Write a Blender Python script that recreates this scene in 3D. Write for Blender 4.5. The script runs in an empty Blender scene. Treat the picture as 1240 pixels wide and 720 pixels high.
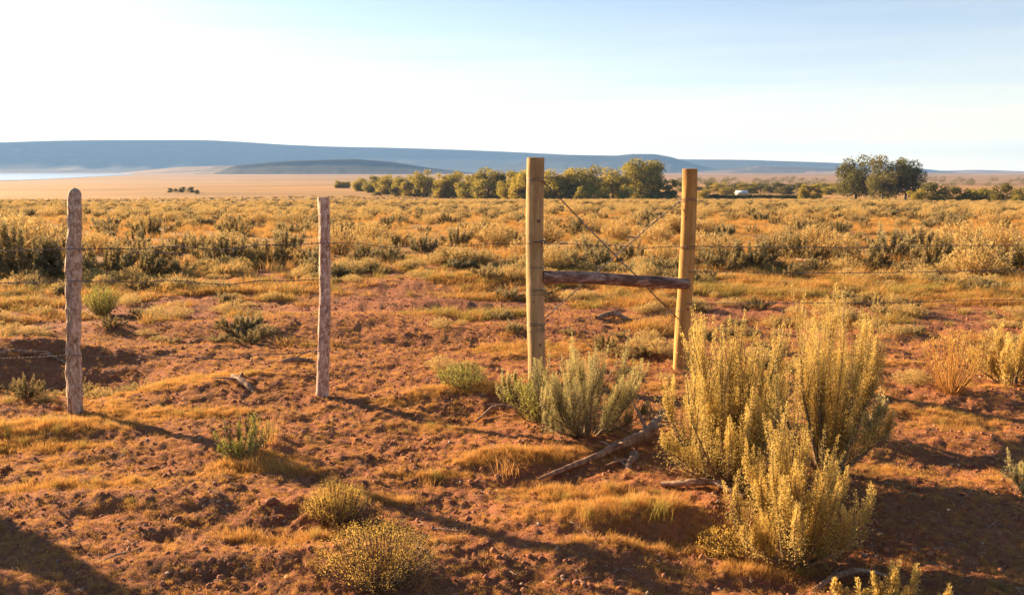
import bpy, math
import numpy as np
from mathutils import Vector

R = math.radians
rng = np.random.default_rng(7)
scn = bpy.context.scene
col = scn.collection

# ------------------------------------------------------------------ camera, sky, sun, exposure
EYE = 1.55
FPX = 1000.0                                   # focal length in photograph pixels (1240 wide)
PITCH = math.atan(0.153)
SUN_AZ, SUN_EL = -55.0, 15.5                   # degrees: left of the view direction, above the horizon
cam_d = bpy.data.cameras.new('camera')
cam_d.sensor_width = 36.0
cam_d.lens = 36.0 * FPX / 1240.0
cam_d.clip_start, cam_d.clip_end = 0.05, 40000.0
cam = bpy.data.objects.new('camera', cam_d)
cam.location = (0, 0, EYE)
cam.rotation_euler = (math.pi / 2 - PITCH, 0, 0)
col.objects.link(cam)
scn.camera = cam

world = bpy.data.worlds.new('World')
scn.world = world
world.use_nodes = True
wn, wl = world.node_tree.nodes, world.node_tree.links
wn.clear()
sky = wn.new('ShaderNodeTexSky')
sky.sky_type = 'NISHITA'
sky.sun_disc = False
sky.sun_elevation = R(SUN_EL)
sky.sun_rotation = R(SUN_AZ)
sky.altitude = 2000
sky.air_density = 1.0
sky.dust_density = 2.4
sky.ozone_density = 2.0
bg = wn.new('ShaderNodeBackground')
bg.inputs['Strength'].default_value = 0.05
wo = wn.new('ShaderNodeOutputWorld')
# a thin veil of high cloud, the same all round, thickening towards the horizon
wtc, wsep = wn.new('ShaderNodeTexCoord'), wn.new('ShaderNodeSeparateXYZ')
wmp, wnz = wn.new('ShaderNodeMapping'), wn.new('ShaderNodeTexNoise')
wmp.inputs['Scale'].default_value = (1.6, 1.6, 26)
wnz.inputs['Scale'].default_value = 2.2
wnz.inputs['Detail'].default_value = 5
wrp, wrn = wn.new('ShaderNodeValToRGB'), wn.new('ShaderNodeValToRGB')
wrp.color_ramp.elements[0].position, wrp.color_ramp.elements[0].color = 0.0, (.90, .90, .90, 1)
wrp.color_ramp.elements[1].position, wrp.color_ramp.elements[1].color = 0.24, (0, 0, 0, 1)
e_ = wrp.color_ramp.elements.new(.09)
e_.color = (.30, .30, .30, 1)
wrn.color_ramp.elements[0].position, wrn.color_ramp.elements[0].color = .35, (.78, .78, .78, 1)
wrn.color_ramp.elements[1].position, wrn.color_ramp.elements[1].color = .70, (1.1, 1.1, 1.1, 1)
wmul, wmix = wn.new('ShaderNodeMath'), wn.new('ShaderNodeMix')
wmul.operation = 'MULTIPLY'
wmul.use_clamp = True
wmix.data_type = 'RGBA'
wmix.blend_type = 'MIX'
wmix.inputs[7].default_value = (9.6, 7.5, 4.3, 1)
wl.new(wtc.outputs['Generated'], wsep.inputs[0])
wl.new(wsep.outputs['Z'], wrp.inputs[0])
wl.new(wtc.outputs['Generated'], wmp.inputs[0])
wl.new(wmp.outputs[0], wnz.inputs['Vector'])
wl.new(wnz.outputs[0], wrn.inputs[0])
wl.new(wrp.outputs[0], wmul.inputs[0])
wl.new(wrn.outputs[0], wmul.inputs[1])
wl.new(wmul.outputs[0], wmix.inputs[0])
wl.new(sky.outputs['Color'], wmix.inputs[6])
wl.new(wmix.outputs[2], bg.inputs['Color'])
wl.new(bg.outputs[0], wo.inputs['Surface'])

sun_d = bpy.data.lights.new('sun', 'SUN')
sun_d.energy = 5.0
sun_d.angle = R(0.55)
sun_d.color = (1.0, 0.72, 0.42)
sun = bpy.data.objects.new('sun', sun_d)
az, el = R(SUN_AZ), R(SUN_EL)
SUNV = Vector((math.sin(az) * math.cos(el), math.cos(az) * math.cos(el), math.sin(el)))
sun.rotation_euler = SUNV.to_track_quat('Z', 'Y').to_euler()
sun.location = SUNV * 50
col.objects.link(sun)

vs = scn.view_settings
vs.view_transform = 'Standard'
vs.look = 'None'
vs.gamma = 1.0
vs.use_curve_mapping = False
vs.exposure = 2.08
scn.cycles.max_bounces = 6
scn.cycles.transparent_max_bounces = 8
scn.cycles.volume_bounces = 0
scn.cycles.use_denoising = True
scn.cycles.denoiser = 'OPENIMAGEDENOISE'
scn.cycles.denoising_prefilter = 'ACCURATE'


# ------------------------------------------------------------------ helpers
def hash2(ix, iy, seed):
    h = (ix.astype(np.int64) * 374761393 + iy.astype(np.int64) * 668265263 + seed * 1274126177) & 0xFFFFFFFF
    h = ((h ^ (h >> 13)) * 1274126177) & 0xFFFFFFFF
    return (h ^ (h >> 16)) & 0xFFFFFFFF


def perlin(x, y, seed=0):
    x, y = np.asarray(x, float), np.asarray(y, float)
    ix, iy = np.floor(x), np.floor(y)
    fx, fy = x - ix, y - iy
    u, v = fx * fx * fx * (fx * (fx * 6 - 15) + 10), fy * fy * fy * (fy * (fy * 6 - 15) + 10)

    def g(a, b):
        t = hash2(ix + a, iy + b, seed) / 4294967296.0 * 2 * math.pi
        return np.cos(t) * (fx - a) + np.sin(t) * (fy - b)
    return 1.5 * ((1 - v) * ((1 - u) * g(0, 0) + u * g(1, 0)) + v * ((1 - u) * g(0, 1) + u * g(1, 1)))


def fbm(x, y, seed=0, o=4, gain=0.5):
    s, a = 0.0, 1.0
    for k in range(o):
        s = s + a * perlin(x * 2 ** k + 17.3 * k, y * 2 ** k - 9.1 * k, seed + k)
        a *= gain
    return s


def smooth(a, b, t):
    t = np.clip((t - a) / (b - a), 0, 1)
    return t * t * (3 - 2 * t)


def mesh_np(name, V, Q, mat=None, tip=None, smooth_shade=False, midx=None, cols=None):
    V = np.asarray(V, np.float32).reshape(-1, 3)
    Q = np.asarray(Q, np.int32)
    me = bpy.data.meshes.new(name)
    n, k = Q.shape
    me.vertices.add(len(V))
    me.vertices.foreach_set('co', V.ravel())
    me.loops.add(n * k)
    me.loops.foreach_set('vertex_index', Q.ravel())
    me.polygons.add(n)
    me.polygons.foreach_set('loop_start', np.arange(0, n * k, k, dtype=np.int32))
    if midx is not None:
        me.polygons.foreach_set('material_index', np.asarray(midx, np.int32))
    if smooth_shade:
        me.polygons.foreach_set('use_smooth', np.ones(n, bool))
    me.update(calc_edges=True)
    if tip is not None:
        a = me.attributes.new('tip', 'FLOAT', 'POINT')
        a.data.foreach_set('value', np.asarray(tip, np.float32))
    if cols is not None:
        a = me.attributes.new('tint', 'FLOAT_COLOR', 'POINT')
        c = np.ones((len(V), 4), np.float32)
        c[:, :3] = cols
        a.data.foreach_set('color', c.ravel())
    for m in (mat if isinstance(mat, (list, tuple)) else [mat]):
        if m:
            me.materials.append(m)
    return me


def obj(name, me, parent=None, loc=(0, 0, 0), rot=(0, 0, 0), scale=(1, 1, 1)):
    o = bpy.data.objects.new(name, me)
    col.objects.link(o)
    o.location, o.rotation_euler, o.scale = loc, rot, scale
    if parent:
        o.parent = parent
    return o


def tag(o, label=None, cat=None, group=None, kind=None):
    for k, v in (('label', label), ('category', cat), ('group', group), ('kind', kind)):
        if v:
            o[k] = v
    return o


class Tubes:
    def __init__(s):
        s.V, s.Q, s.T, s.n = [], [], [], 0

    def add(s, P, rad, sides=5, cap=True):
        P = np.asarray(P, float)
        k = len(P)
        rad = np.broadcast_to(np.asarray(rad, float), (k,))
        T = np.gradient(P, axis=0)
        T /= np.linalg.norm(T, axis=1)[:, None] + 1e-12
        ref = np.array([0.0, 0, 1]) if abs(T[:, 2]).mean() < 0.8 else np.array([1.0, 0, 0])
        A = np.cross(T, ref)
        A /= np.linalg.norm(A, axis=1)[:, None] + 1e-12
        B = np.cross(T, A)
        a = np.arange(sides) / sides * 2 * math.pi
        ring = P[:, None] + rad[:, None, None] * (np.cos(a)[None, :, None] * A[:, None] + np.sin(a)[None, :, None] * B[:, None])
        i = np.arange(k - 1)[:, None] * sides
        j = np.arange(sides)[None]
        j2 = (j + 1) % sides
        q = np.stack([i + j, i + j2, i + sides + j2, i + sides + j], -1).reshape(-1, 4) + s.n
        s.V.append(ring.reshape(-1, 3))
        s.Q.append(q)
        s.n += k * sides

    def out(s):
        return np.concatenate(s.V), np.concatenate(s.Q)


def leaves(P, D, L, W, rg):
    """diamond leaves: base P, direction D, length L, width W"""
    n = len(P)
    D = D / (np.linalg.norm(D, axis=1)[:, None] + 1e-9)
    S = np.cross(D, rg.normal(size=(n, 3)))
    S /= np.linalg.norm(S, axis=1)[:, None] + 1e-9
    L = np.broadcast_to(L, (n,))[:, None]
    W = np.broadcast_to(W, (n,))[:, None]
    V = np.stack([P, P + D * L * .55 + S * W * .5, P + D * L, P + D * L * .55 - S * W * .5], 1).reshape(-1, 3)
    Q = np.arange(4 * n).reshape(-1, 4)
    return V, Q


def merge(parts):
    V, Q, n = [], [], 0
    for v, q in parts:
        V.append(v)
        Q.append(q + n)
        n += len(v)
    return np.concatenate(V), np.concatenate(Q)


# ------------------------------------------------------------------ materials
class M:
    def __init__(s, name):
        s.m = bpy.data.materials.new(name)
        s.m.use_nodes = True
        s.t = s.m.node_tree
        s.t.nodes.clear()
        s.o = s.t.nodes.new('ShaderNodeOutputMaterial')

    def n(s, kind, **kw):
        nd = s.t.nodes.new('ShaderNode' + kind)
        for k, v in kw.items():
            if hasattr(nd, k) and k not in ('Scale',):
                setattr(nd, k, v)
        return nd

    def val(s, sock, v):
        if isinstance(v, bpy.types.NodeSocket):
            s.t.links.new(v, sock)
        elif v is not None:
            if hasattr(sock.default_value, '__len__') and not hasattr(v, '__len__'):
                v = (v,) * len(sock.default_value)
            if hasattr(v, '__len__') and len(v) == 3 and len(sock.default_value) == 4:
                v = (*v, 1)
            sock.default_value = v

    def coord(s, scale=(1, 1, 1), kind='Object', loc=(0, 0, 0)):
        tc = s.n('TexCoord')
        mp = s.n('Mapping')
        mp.inputs['Scale'].default_value = scale
        mp.inputs['Location'].default_value = loc
        s.t.links.new(tc.outputs[kind], mp.inputs[0])
        return mp.outputs[0]

    def noise(s, vec, scale, detail=4, rough=.55, dist=0.0):
        nd = s.n('TexNoise')
        s.t.links.new(vec, nd.inputs['Vector'])
        nd.inputs['Scale'].default_value = scale
        nd.inputs['Detail'].default_value = detail
        nd.inputs['Roughness'].default_value = rough
        nd.inputs['Distortion'].default_value = dist
        return nd.outputs[0]

    def ramp(s, fac, *stops):
        nd = s.n('ValToRGB')
        s.t.links.new(fac, nd.inputs[0])
        e = nd.color_ramp.elements
        while len(e) < len(stops):
            e.new(0.5)
        for k, (p, c) in enumerate(stops):
            e[k].position = p
            e[k].color = (*(c if hasattr(c, '__len__') else (c, c, c)), 1)
        return nd.outputs[0]

    def mix(s, fac, a, b, mode='MIX'):
        nd = s.n('Mix')
        nd.data_type = 'RGBA'
        nd.blend_type = mode
        s.val(nd.inputs[0], fac)
        s.val(nd.inputs[6], a)
        s.val(nd.inputs[7], b)
        return nd.outputs[2]

    def math(s, op, a, b=0.0, clamp=False):
        nd = s.n('Math')
        nd.operation = op
        nd.use_clamp = clamp
        s.val(nd.inputs[0], a)
        s.val(nd.inputs[1], b)
        return nd.outputs[0]

    def attr(s, name, out='Fac'):
        nd = s.n('Attribute')
        nd.attribute_name = name
        return nd.outputs[out]

    def rand(s):
        return s.n('ObjectInfo').outputs['Random']

    def bump(s, h, dist, strength=1.0, prev=None):
        nd = s.n('Bump')
        nd.inputs['Distance'].default_value = dist
        nd.inputs['Strength'].default_value = strength
        s.t.links.new(h, nd.inputs['Height'])
        if prev:
            s.t.links.new(prev, nd.inputs['Normal'])
        return nd.outputs[0]

    def done(s, color, rough=.8, normal=None, spec=.3, transl=0.0, tcol=None, metal=0.0):
        b = s.n('BsdfPrincipled')
        s.val(b.inputs['Base Color'], color)
        s.val(b.inputs['Roughness'], rough)
        b.inputs['Specular IOR Level'].default_value = spec
        b.inputs['Metallic'].default_value = metal
        if normal:
            s.t.links.new(normal, b.inputs['Normal'])
        out = b.outputs[0]
        if transl:
            t = s.n('BsdfTranslucent')
            s.val(t.inputs[0], tcol or color)
            mx = s.n('MixShader')
            mx.inputs[0].default_value = transl
            s.t.links.new(out, mx.inputs[1])
            s.t.links.new(t.outputs[0], mx.inputs[2])
            out = mx.outputs[0]
        s.t.links.new(out, s.o.inputs['Surface'])
        return s.m


def leaf_mat(name, low, tipc, alt, transl=.35, vary=.35):
    """low foliage colour, tip colour, and an alternative a random plant drifts to"""
    k = M(name)
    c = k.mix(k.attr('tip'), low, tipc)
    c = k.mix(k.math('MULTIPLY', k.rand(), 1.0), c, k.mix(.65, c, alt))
    nz = k.noise(k.coord(), 9.0, 3)
    c = k.mix(.8, c, k.ramp(nz, (.3, 1 - vary), (.7, 1 + vary)), 'MULTIPLY')
    return k.done(c, .7, None, .15, transl)


def wood_mat(name, base, dark, pale, bump=.004, zs=.12, sc=28.0, blotch=None, patch=6.0, axis=2, speck=None):
    k = M(name)
    v = k.coord((zs, 1, 1) if axis == 0 else (1, 1, zs))
    fib = k.noise(v, sc, 6, .65, .3)
    big = k.noise(k.coord((.45, 1, 1) if axis == 0 else (1, 1, .45)), patch, 5, .6, .4)
    fine = k.noise(k.coord(), 90, 4, .6)
    c = k.ramp(fib, (.28, dark), (.5, base), (.72, pale))
    if blotch:
        c = k.mix(k.ramp(big, (.50, 0), (.60, 1)), c, k.mix(.75, c, blotch))
    if speck:
        c = k.mix(k.ramp(k.noise(k.coord((1, 1, .6)), 55, 3, .5), (.54, 0), (.60, .8)), c, speck)
        c = k.mix(k.ramp(k.noise(k.coord((1, 1, .5), 'Object', (3, 7, 2)), 34, 4, .6), (.60, 0), (.66, .75)), c, dark)
    c = k.mix(.6, c, k.ramp(fine, (.3, .65), (.7, 1.25)), 'MULTIPLY')
    h = k.math('ADD', k.math('MULTIPLY', fib, .7), k.math('MULTIPLY', big, .6))
    n = k.bump(h, bump, .9)
    return k.done(c, .85, n, .2)


m_post_bark = wood_mat('lichen_bark_wood', (.40, .27, .17), (.15, .09, .06), (.58, .47, .36), .012, .5, 46, (.56, .40, .30), 22, 2, (.62, .52, .42))
m_post_bark2 = wood_mat('scaly_bark_wood', (.48, .31, .21), (.18, .09, .06), (.68, .54, .43), .010, .4, 46, (.22, .09, .055), 12, 2, (.70, .56, .46))
m_post_peel = wood_mat('peeled_tan_wood', (.42, .28, .12), (.27, .17, .07), (.50, .36, .18), .003, .05, 34, (.28, .18, .07), 5)
m_post_peel2 = wood_mat('peeled_orange_wood', (.46, .25, .07), (.33, .16, .04), (.55, .33, .12), .003, .05, 34, (.30, .14, .04), 5)
m_rail = wood_mat('rail_bark', (.28, .15, .10), (.07, .035, .025), (.58, .43, .33), .014, .10, 34, (.09, .045, .03), 12, 0)
m_dead = wood_mat('dead_wood', (.30, .18, .11), (.11, .06, .035), (.46, .33, .22), .008, .15, 30, (.14, .08, .05), 8)
m_stem = wood_mat('sage_stem', (.20, .13, .08), (.09, .055, .035), (.32, .23, .15), .004, .2, 50)
k = M('end_grain')
m_end = k.done(k.ramp(k.noise(k.coord(), 40, 4), (.3, (.12, .08, .05)), (.7, (.34, .22, .12))), .9)
k = M('galvanized_wire')
m_wire = k.done(k.ramp(k.noise(k.coord(), 14, 3), (.35, (.10, .06, .045)), (.65, (.26, .24, .22))), .55, None, .4, metal=.55)

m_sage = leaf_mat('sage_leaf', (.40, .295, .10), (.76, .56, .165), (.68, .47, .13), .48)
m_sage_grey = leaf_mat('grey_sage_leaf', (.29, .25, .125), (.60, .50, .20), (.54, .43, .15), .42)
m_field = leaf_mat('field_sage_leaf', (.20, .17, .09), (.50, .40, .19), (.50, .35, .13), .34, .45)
m_field_shade = leaf_mat('shade_toned_sage_leaf', (.12, .10, .055), (.38, .30, .13), (.40, .28, .10), .30, .4)  # darker copy of the field leaf; shaded bases and sunlit tops are in the colour
m_rabbit = leaf_mat('rabbitbrush_leaf', (.44, .27, .075), (.82, .53, .11), (.70, .46, .10), .45)
m_field_gold = leaf_mat('field_rabbitbrush_leaf', (.36, .24, .095), (.66, .46, .17), (.56, .41, .15), .38)
m_weed = leaf_mat('green_weed_leaf', (.20, .21, .05), (.46, .42, .10), (.40, .36, .08), .4)
m_grass = leaf_mat('dry_grass', (.42, .21, .065), (.72, .42, .12), (.64, .34, .09), .42)
m_grassg = leaf_mat('green_grass', (.26, .22, .05), (.50, .40, .10), (.56, .34, .09), .4)
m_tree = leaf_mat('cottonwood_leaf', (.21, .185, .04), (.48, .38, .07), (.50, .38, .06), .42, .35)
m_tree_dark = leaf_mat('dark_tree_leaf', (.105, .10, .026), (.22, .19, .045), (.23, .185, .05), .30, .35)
m_bark = wood_mat('tree_bark', (.12, .09, .065), (.05, .035, .025), (.20, .16, .12), .05, .2, 6)


# ------------------------------------------------------------------ terrain height
SLOPE, D0, D1 = 0.032, 12.0, 292.0


def h_base(x, y):
    y = np.asarray(y, float)
    sp = np.where(y < D0 + 8, 0.0, 0.0)
    t = np.clip(y - D0, 0, D1 - D0)
    soft = np.where(t < 6, t * t / 12.0, t - 3.0)
    end = np.clip(y - (D1 - 60), 0, 60)
    soft = np.where(y > D1 - 60, soft - end * end / 240.0, soft)
    return -SLOPE * soft + 0 * np.asarray(x, float)


FLOOR = float(h_base(0, 5000))


def ray(px, py):
    u, v = (px - 620) / FPX, (py - 360) / FPX
    d = np.array([u, math.cos(PITCH) - v * math.sin(PITCH), -math.sin(PITCH) - v * math.cos(PITCH)])
    return d


def G(px, py):
    """the point of the ground that the photograph shows at a pixel"""
    d = ray(px, py)
    t, st = 0.5, 0.5
    while t < 9000:
        if EYE + d[2] * t < h_base(0, d[1] * t):
            lo, hi = t - st, t
            for _ in range(30):
                m = (lo + hi) / 2
                if EYE + d[2] * m < h_base(0, d[1] * m):
                    hi = m
                else:
                    lo = m
            return d[0] * hi, d[1] * hi
        st = max(.3, t * .02)
        t += st
    return d[0] * t, d[1] * t


def at_y(px, py, y):
    """the point on a pixel's sight line at forward distance y"""
    d = ray(px, py)
    t = y / d[1]
    return np.array([d[0] * t, y, EYE + d[2] * t])


# mounds, hollows: px, py, radius x, radius y, height
BUMPS = []
for px, py, rx, ry, hh in [
        (55, 455, .75, .34, -.14), (130, 468, .35, .25, -.07), (40, 428, 1.0, .16, .12), (-40, 445, .5, .5, .10), (330, 450, .5, .3, .04),  # the low bank behind the hollow is added to throw shade into it
        (230, 470, .8, .35, .07), (150, 455, .3, .3, -.05), (700, 545, .55, .3, .05), (760, 632, .45, .14, .07),
        (730, 675, .35, .12, .05), (620, 560, .4, .14, .05), (560, 480, .5, .18, .06), (830, 660, .25, .14, -.045),
        (920, 600, .55, .35, .07), (990, 700, .4, .2, -.04), (520, 372, .9, .3, .10), (490, 415, 1.0, .4, -.05),
        (420, 390, .9, .3, .06), (280, 400, 1.1, .3, .05), (140, 400, .8, .3, .05), (300, 690, .5, .12, .04),
        (160, 610, .5, .15, .05), (80, 520, .6, .2, .05), (560, 505, .25, .15, -.06), (1150, 480, .6, .3, .06),
        (1215, 640, .5, .3, .06), (1130, 560, .5, .25, -.04), (620, 405, 1.0, .25, .05), (560, 345, 1.5, .5, .10),
        (720, 390, .7, .3, .04), (455, 690, .3, .14, .05), (400, 615, .3, .14, .05), (290, 540, .35, .2, .04)]:
    gx, gy = G(px, py)
    BUMPS.append((gx, gy, rx, ry, hh))


def h_mid(x, y):
    r = np.hypot(x, y)
    h = h_base(x, y)
    h = h + .05 * perlin(x / 2.3, y / 2.3, 3) * smooth(0, 3, r) * (1 - smooth(40, 120, r))
    h = h + .5 * perlin(x / 45, y / 45, 5) * smooth(25, 110, r) * (1 - smooth(500, 1500, r)) * .8
    for bx, by, rx, ry, hh in BUMPS:
        h = h + hh * np.exp(-((x - bx) / rx) ** 2 - ((y - by) / ry) ** 2)
    return h


def h_full(x, y):
    r = np.hypot(x, y)
    h = h_mid(x, y)
    f = 1 - smooth(14, 40, r)
    a = fbm(x / .42, y / .27, 11, 3, .5)
    h = h + f * .020 * a
    b = fbm(x / .13, y / .09, 23, 3, .6)
    h = h + f * .011 * b * (1 + .6 * perlin(x / .9, y / .9, 31))
    h = h + f * .0075 * fbm(x / .045, y / .045, 29, 2, .6) * (1 - smooth(6, 12, r))
    pits = perlin(x / .22, y / .16, 41)
    h = h - f * .022 * smooth(.42, .8, pits)
    return h


def Z(x, y):
    return float(h_mid(np.array(x), np.array(y)))


# straw cover 0..1
PATCH = []
for px, py, rx, ry in [
        (615, 562, .34, .10), (655, 590, .22, .06), (765, 628, .36, .085), (735, 668, .24, .05), (880, 645, .13, .07), (470, 607, .28, .07),
        (70, 520, .6, .18), (60, 540, .5, .1), (170, 600, .25, .06), (590, 480, .45, .12), (240, 460, .6, .14), (230, 470, .6, .16),
        (300, 500, .5, .12), (520, 660, .25, .05), (520, 575, .3, .05), (60, 365, 1.0, .5), (20, 350, 1.4, .7), (600, 340, 1.4, .8),
        (1050, 350, 3.4, 1.4), (950, 335, 3, 1.0), (1180, 345, 2.5, 1.0), (590, 355, 1.0, .5), (560, 385, .8, .3), (620, 420, .7, .25),
        (240, 350, 2.0, .7), (800, 400, .5, .2), (745, 370, .9, .3), (340, 570, .3, .06), (90, 590, .4, .07), (1000, 390, .9, .3),
        (850, 355, 1.0, .4), (870, 690, .35, .05), (700, 600, .25, .06), (130, 620, .3, .06), (330, 655, .4, .05)]:
    gx, gy = G(px, py)
    PATCH.append((gx, gy, rx, ry))


HOLLOW = G(60, 452)


def straw(x, y):
    n = fbm(x / 1.1, y / .55, 61, 4, .6)
    d = np.asarray(y, float)
    base = -.06 + .26 * smooth(6.0, 12.5, d) - .12 * (1 - smooth(2.5, 5, d))
    trail = np.exp(-((x + .9 + .05 * (d - 6)) / 1.0) ** 2) * smooth(4, 7, d) * (1 - smooth(10.5, 12.5, d))
    base = base - .30 * trail
    m = n * .55 + base
    for px_, py_, rx, ry in PATCH:
        m = m + .75 * np.exp(-(((x - px_) / rx) ** 2 + ((y - py_) / ry) ** 2) ** 1.5)
    hx_, hy_ = HOLLOW
    m = m - 1.2 * np.exp(-((x - hx_) / .85) ** 2 - ((y - hy_) / .55) ** 2)
    return np.clip(m * 1.6, 0, 1)


# ------------------------------------------------------------------ ground sheet
rr = [.01, .3, .6]
while rr[-1] < 8600:
    r = rr[-1]
    step = .0065 if r < 8 else .014 if r < 20 else .03 if r < 400 else .08
    rr.append(r * (1 + step) + (.012 if r < 1.2 else 0))
rr = np.array(rr)
aa = np.concatenate([np.arange(-50, 50, .15), np.arange(50, 310, 4.0)]) * math.pi / 180
RRg, AAg = np.meshgrid(rr, aa, indexing='ij')
X, Y = RRg * np.sin(AAg), RRg * np.cos(AAg)
ZZ = h_full(X, Y)
nr, na = X.shape
i = np.arange(nr - 1)[:, None] * na
j = np.arange(na)[None]
j2 = (j + 1) % na
Q = np.stack([i + j, i + na + j, i + na + j2, i + j2], -1).reshape(-1, 4)
S = straw(X, Y)
d = np.hypot(X, Y)
soil = np.array([.39, .150, .070]) * (1 + .22 * fbm(X / .8, Y / .8, 71, 3))[..., None]
strawc = np.array([.44, .225, .065]) * (1 + .15 * perlin(X / .6, Y / .6, 75))[..., None]
C = soil * (1 - S[..., None] * .75) + strawc * S[..., None] * .75
fieldc = np.array([.36, .205, .075]) * (1 + .25 * fbm(X / 9, Y / 9, 81, 3))[..., None]
t = smooth(11, 18, d)[..., None]
C = C * (1 - t) + fieldc * t
vall = np.array([.42, .225, .075]) * (1 + .35 * fbm(X / 240, Y / 60, 85, 3))[..., None]
t = smooth(230, 420, d)[..., None]
C = C * (1 - t) + vall * t
pink = np.array([.34, .215, .115]) * (1 + .30 * fbm(X / 500, Y / 120, 87, 3))[..., None]
t = smooth(520, 800, d)[..., None]
C = C * (1 - t) + pink * t
C = np.clip(C, .01, .9)
k = M('earth_and_straw')
v = k.coord()
c = k.attr('tint', 'Color')
n1 = k.noise(v, 38, 6, .7)
n2 = k.noise(v, 7, 4, .6)
n3 = k.noise(k.coord((1, 1, 1), 'Object', (5, 3, 1)), 130, 3, .6)
c = k.mix(.85, c, k.ramp(n1, (.28, .5), (.55, 1.0), (.8, 1.35)), 'MULTIPLY')
c = k.mix(.6, c, k.ramp(n2, (.3, .75), (.7, 1.2)), 'MULTIPLY')
c = k.mix(k.ramp(n3, (.60, 0), (.70, .6)), c, (.58, .36, .17))
hb = k.math('ADD', k.math('MULTIPLY', n1, 1.0), k.math('MULTIPLY', n3, .35))
nb = k.bump(hb, .035, 1.0)
m_ground = k.done(c, .95, nb, .1)
g = obj('ground', mesh_np('ground', np.stack([X, Y, ZZ], -1), Q, m_ground, None, True, None, C.reshape(-1, 3)))
tag(g, 'red dirt and straw-covered plain falling away to a valley floor', 'ground', None, 'structure')


# ------------------------------------------------------------------ hills and lake
def hill_mat(name, dark, tan, thr, sc):
    k = M(name)
    v = k.coord((1, 1, 3))
    a = k.noise(v, sc, 5, .6, .6)
    b = k.noise(v, sc * 7, 4, .6)
    c = k.mix(k.ramp(a, (thr, 0), (thr + .08, 1)), dark, tan)
    c = k.mix(.8, c, k.ramp(b, (.3, .6), (.7, 1.3)), 'MULTIPLY')
    return k.done(c, .95, None, .05)


def hill(name, label, prof, D, front, back, mat, seed, rough=.05, gully=.10):
    prof = np.array(prof, float)
    px = np.linspace(prof[0, 0], prof[-1, 0], 260)
    ty = np.interp(px, prof[:, 0], prof[:, 1])
    ker = np.ones(5) / 5
    ty[2:-2] = np.convolve(ty, ker, 'same')[2:-2]
    u = (px - 620) / FPX
    yy = math.cos(PITCH) + .153 * math.sin(PITCH)
    hx, hy = u / np.hypot(u, yy), yy / np.hypot(u, yy)
    top = np.array([(lambda q: q[2] / math.hypot(q[0], q[1]))(ray(a, b)) for a, b in zip(px, ty)]) * D + EYE
    hgt = np.maximum(top - FLOOR, 1.0)
    rows = np.concatenate([np.linspace(0, 1, 34), np.linspace(1, 2, 14)[1:]])
    V = []
    for s in rows:
        if s <= 1:
            dist = D - front * (1 - s)
            f = .30 * s ** 1.2 + .38 * smooth(.45, .95, s) + .32 * smooth(.86, 1.0, s)
        else:
            dist = D + back * (s - 1)
            f = 1 - .9 * smooth(.35, 1, s - 1) - .02 * (s - 1)
        gl = perlin(px / 26.0, np.full_like(px, s * 1.6), seed) * gully * math.sin(math.pi * min(s, 1)) + \
            perlin(px / 9.0, np.full_like(px, s * 3.0), seed + 3) * gully * .45 * math.sin(math.pi * min(s, 1))
        ff = np.clip(f + gl, 0, 1)
        tex = 1 + rough * perlin(px / 14.0, np.full_like(px, s * 5), seed + 7) * (1 if s < .9 or s > 1.05 else 0)
        z = FLOOR - 3 + (hgt + 3) * np.minimum(ff * tex, 1.0 if s <= 1.02 else .98)
        V.append(np.stack([hx * dist, hy * dist, z], -1))
    V = np.array(V)
    n0, n1_ = V.shape[:2]
    i = np.arange(n0 - 1)[:, None] * n1_
    j = np.arange(n1_ - 1)[None]
    Q = np.stack([i + j, i + j + 1, i + n1_ + j + 1, i + n1_ + j], -1).reshape(-1, 4)
    o = obj(name, mesh_np(name, V, Q, mat, None, True))
    tag(o, label, 'hill', None, 'structure')


m_hill = hill_mat('juniper_hillside', (.055, .055, .035), (.17, .13, .08), .60, .0018)
m_hill_n = hill_mat('dark_hillside', (.05, .045, .032), (.10, .075, .05), .66, .003)
m_hill_t = hill_mat('bare_hillside', (.24, .17, .10), (.38, .26, .15), .45, .004)
m_hill_r = hill_mat('patchy_hillside', (.10, .085, .055), (.32, .22, .13), .52, .0022)
hill('hill', 'long flat-topped blue mesa along the skyline',
     [(-900, 204), (-500, 186), (-200, 176), (0, 172.5), (60, 170.5), (130, 169.5), (250, 169.5), (300, 172), (340, 175), (400, 177.5),
      (480, 179), (560, 181.5), (620, 184), (680, 187), (740, 190.5), (830, 193), (900, 193.5), (960, 195.5), (1020, 197.5),
      (1060, 200), (1115, 204), (1160, 209)], 6000, 1150, 1800, m_hill, 3, .03, .05)
hill('hill', 'low dark hill standing in front of the long mesa',
     [(235, 216), (262, 209), (285, 200), (330, 196), (370, 194), (430, 192.5), (475, 196), (520, 203), (570, 209), (660, 214)],
     2900, 420, 900, m_hill_n, 13, .03, .06)
hill('hill', 'bare sunlit tan rise beside the lake',
     [(70, 216.5), (110, 213), (150, 209), (190, 205), (225, 202), (270, 200.5), (330, 200), (420, 203), (520, 212)],
     3600, 900, 900, m_hill_t, 23, .03, .05)
hill('hill', 'dark butte with a flat crown behind the cottonwoods',
     [(560, 210), (620, 198), (660, 190), (690, 187.5), (715, 188), (745, 188.5), (765, 186.5), (792, 186.5), (812, 190), (835, 197),
      (870, 206), (905, 213)], 5000, 900, 1200, m_hill, 33, .03, .06)
hill('hill', 'patchy tan and blue mesa behind the right-hand trees',
     [(800, 214), (860, 206), (920, 201), (980, 203), (1040, 206), (1120, 211), (1200, 215)], 4300, 900, 900, m_hill_r, 43, .05, .10)
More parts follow.
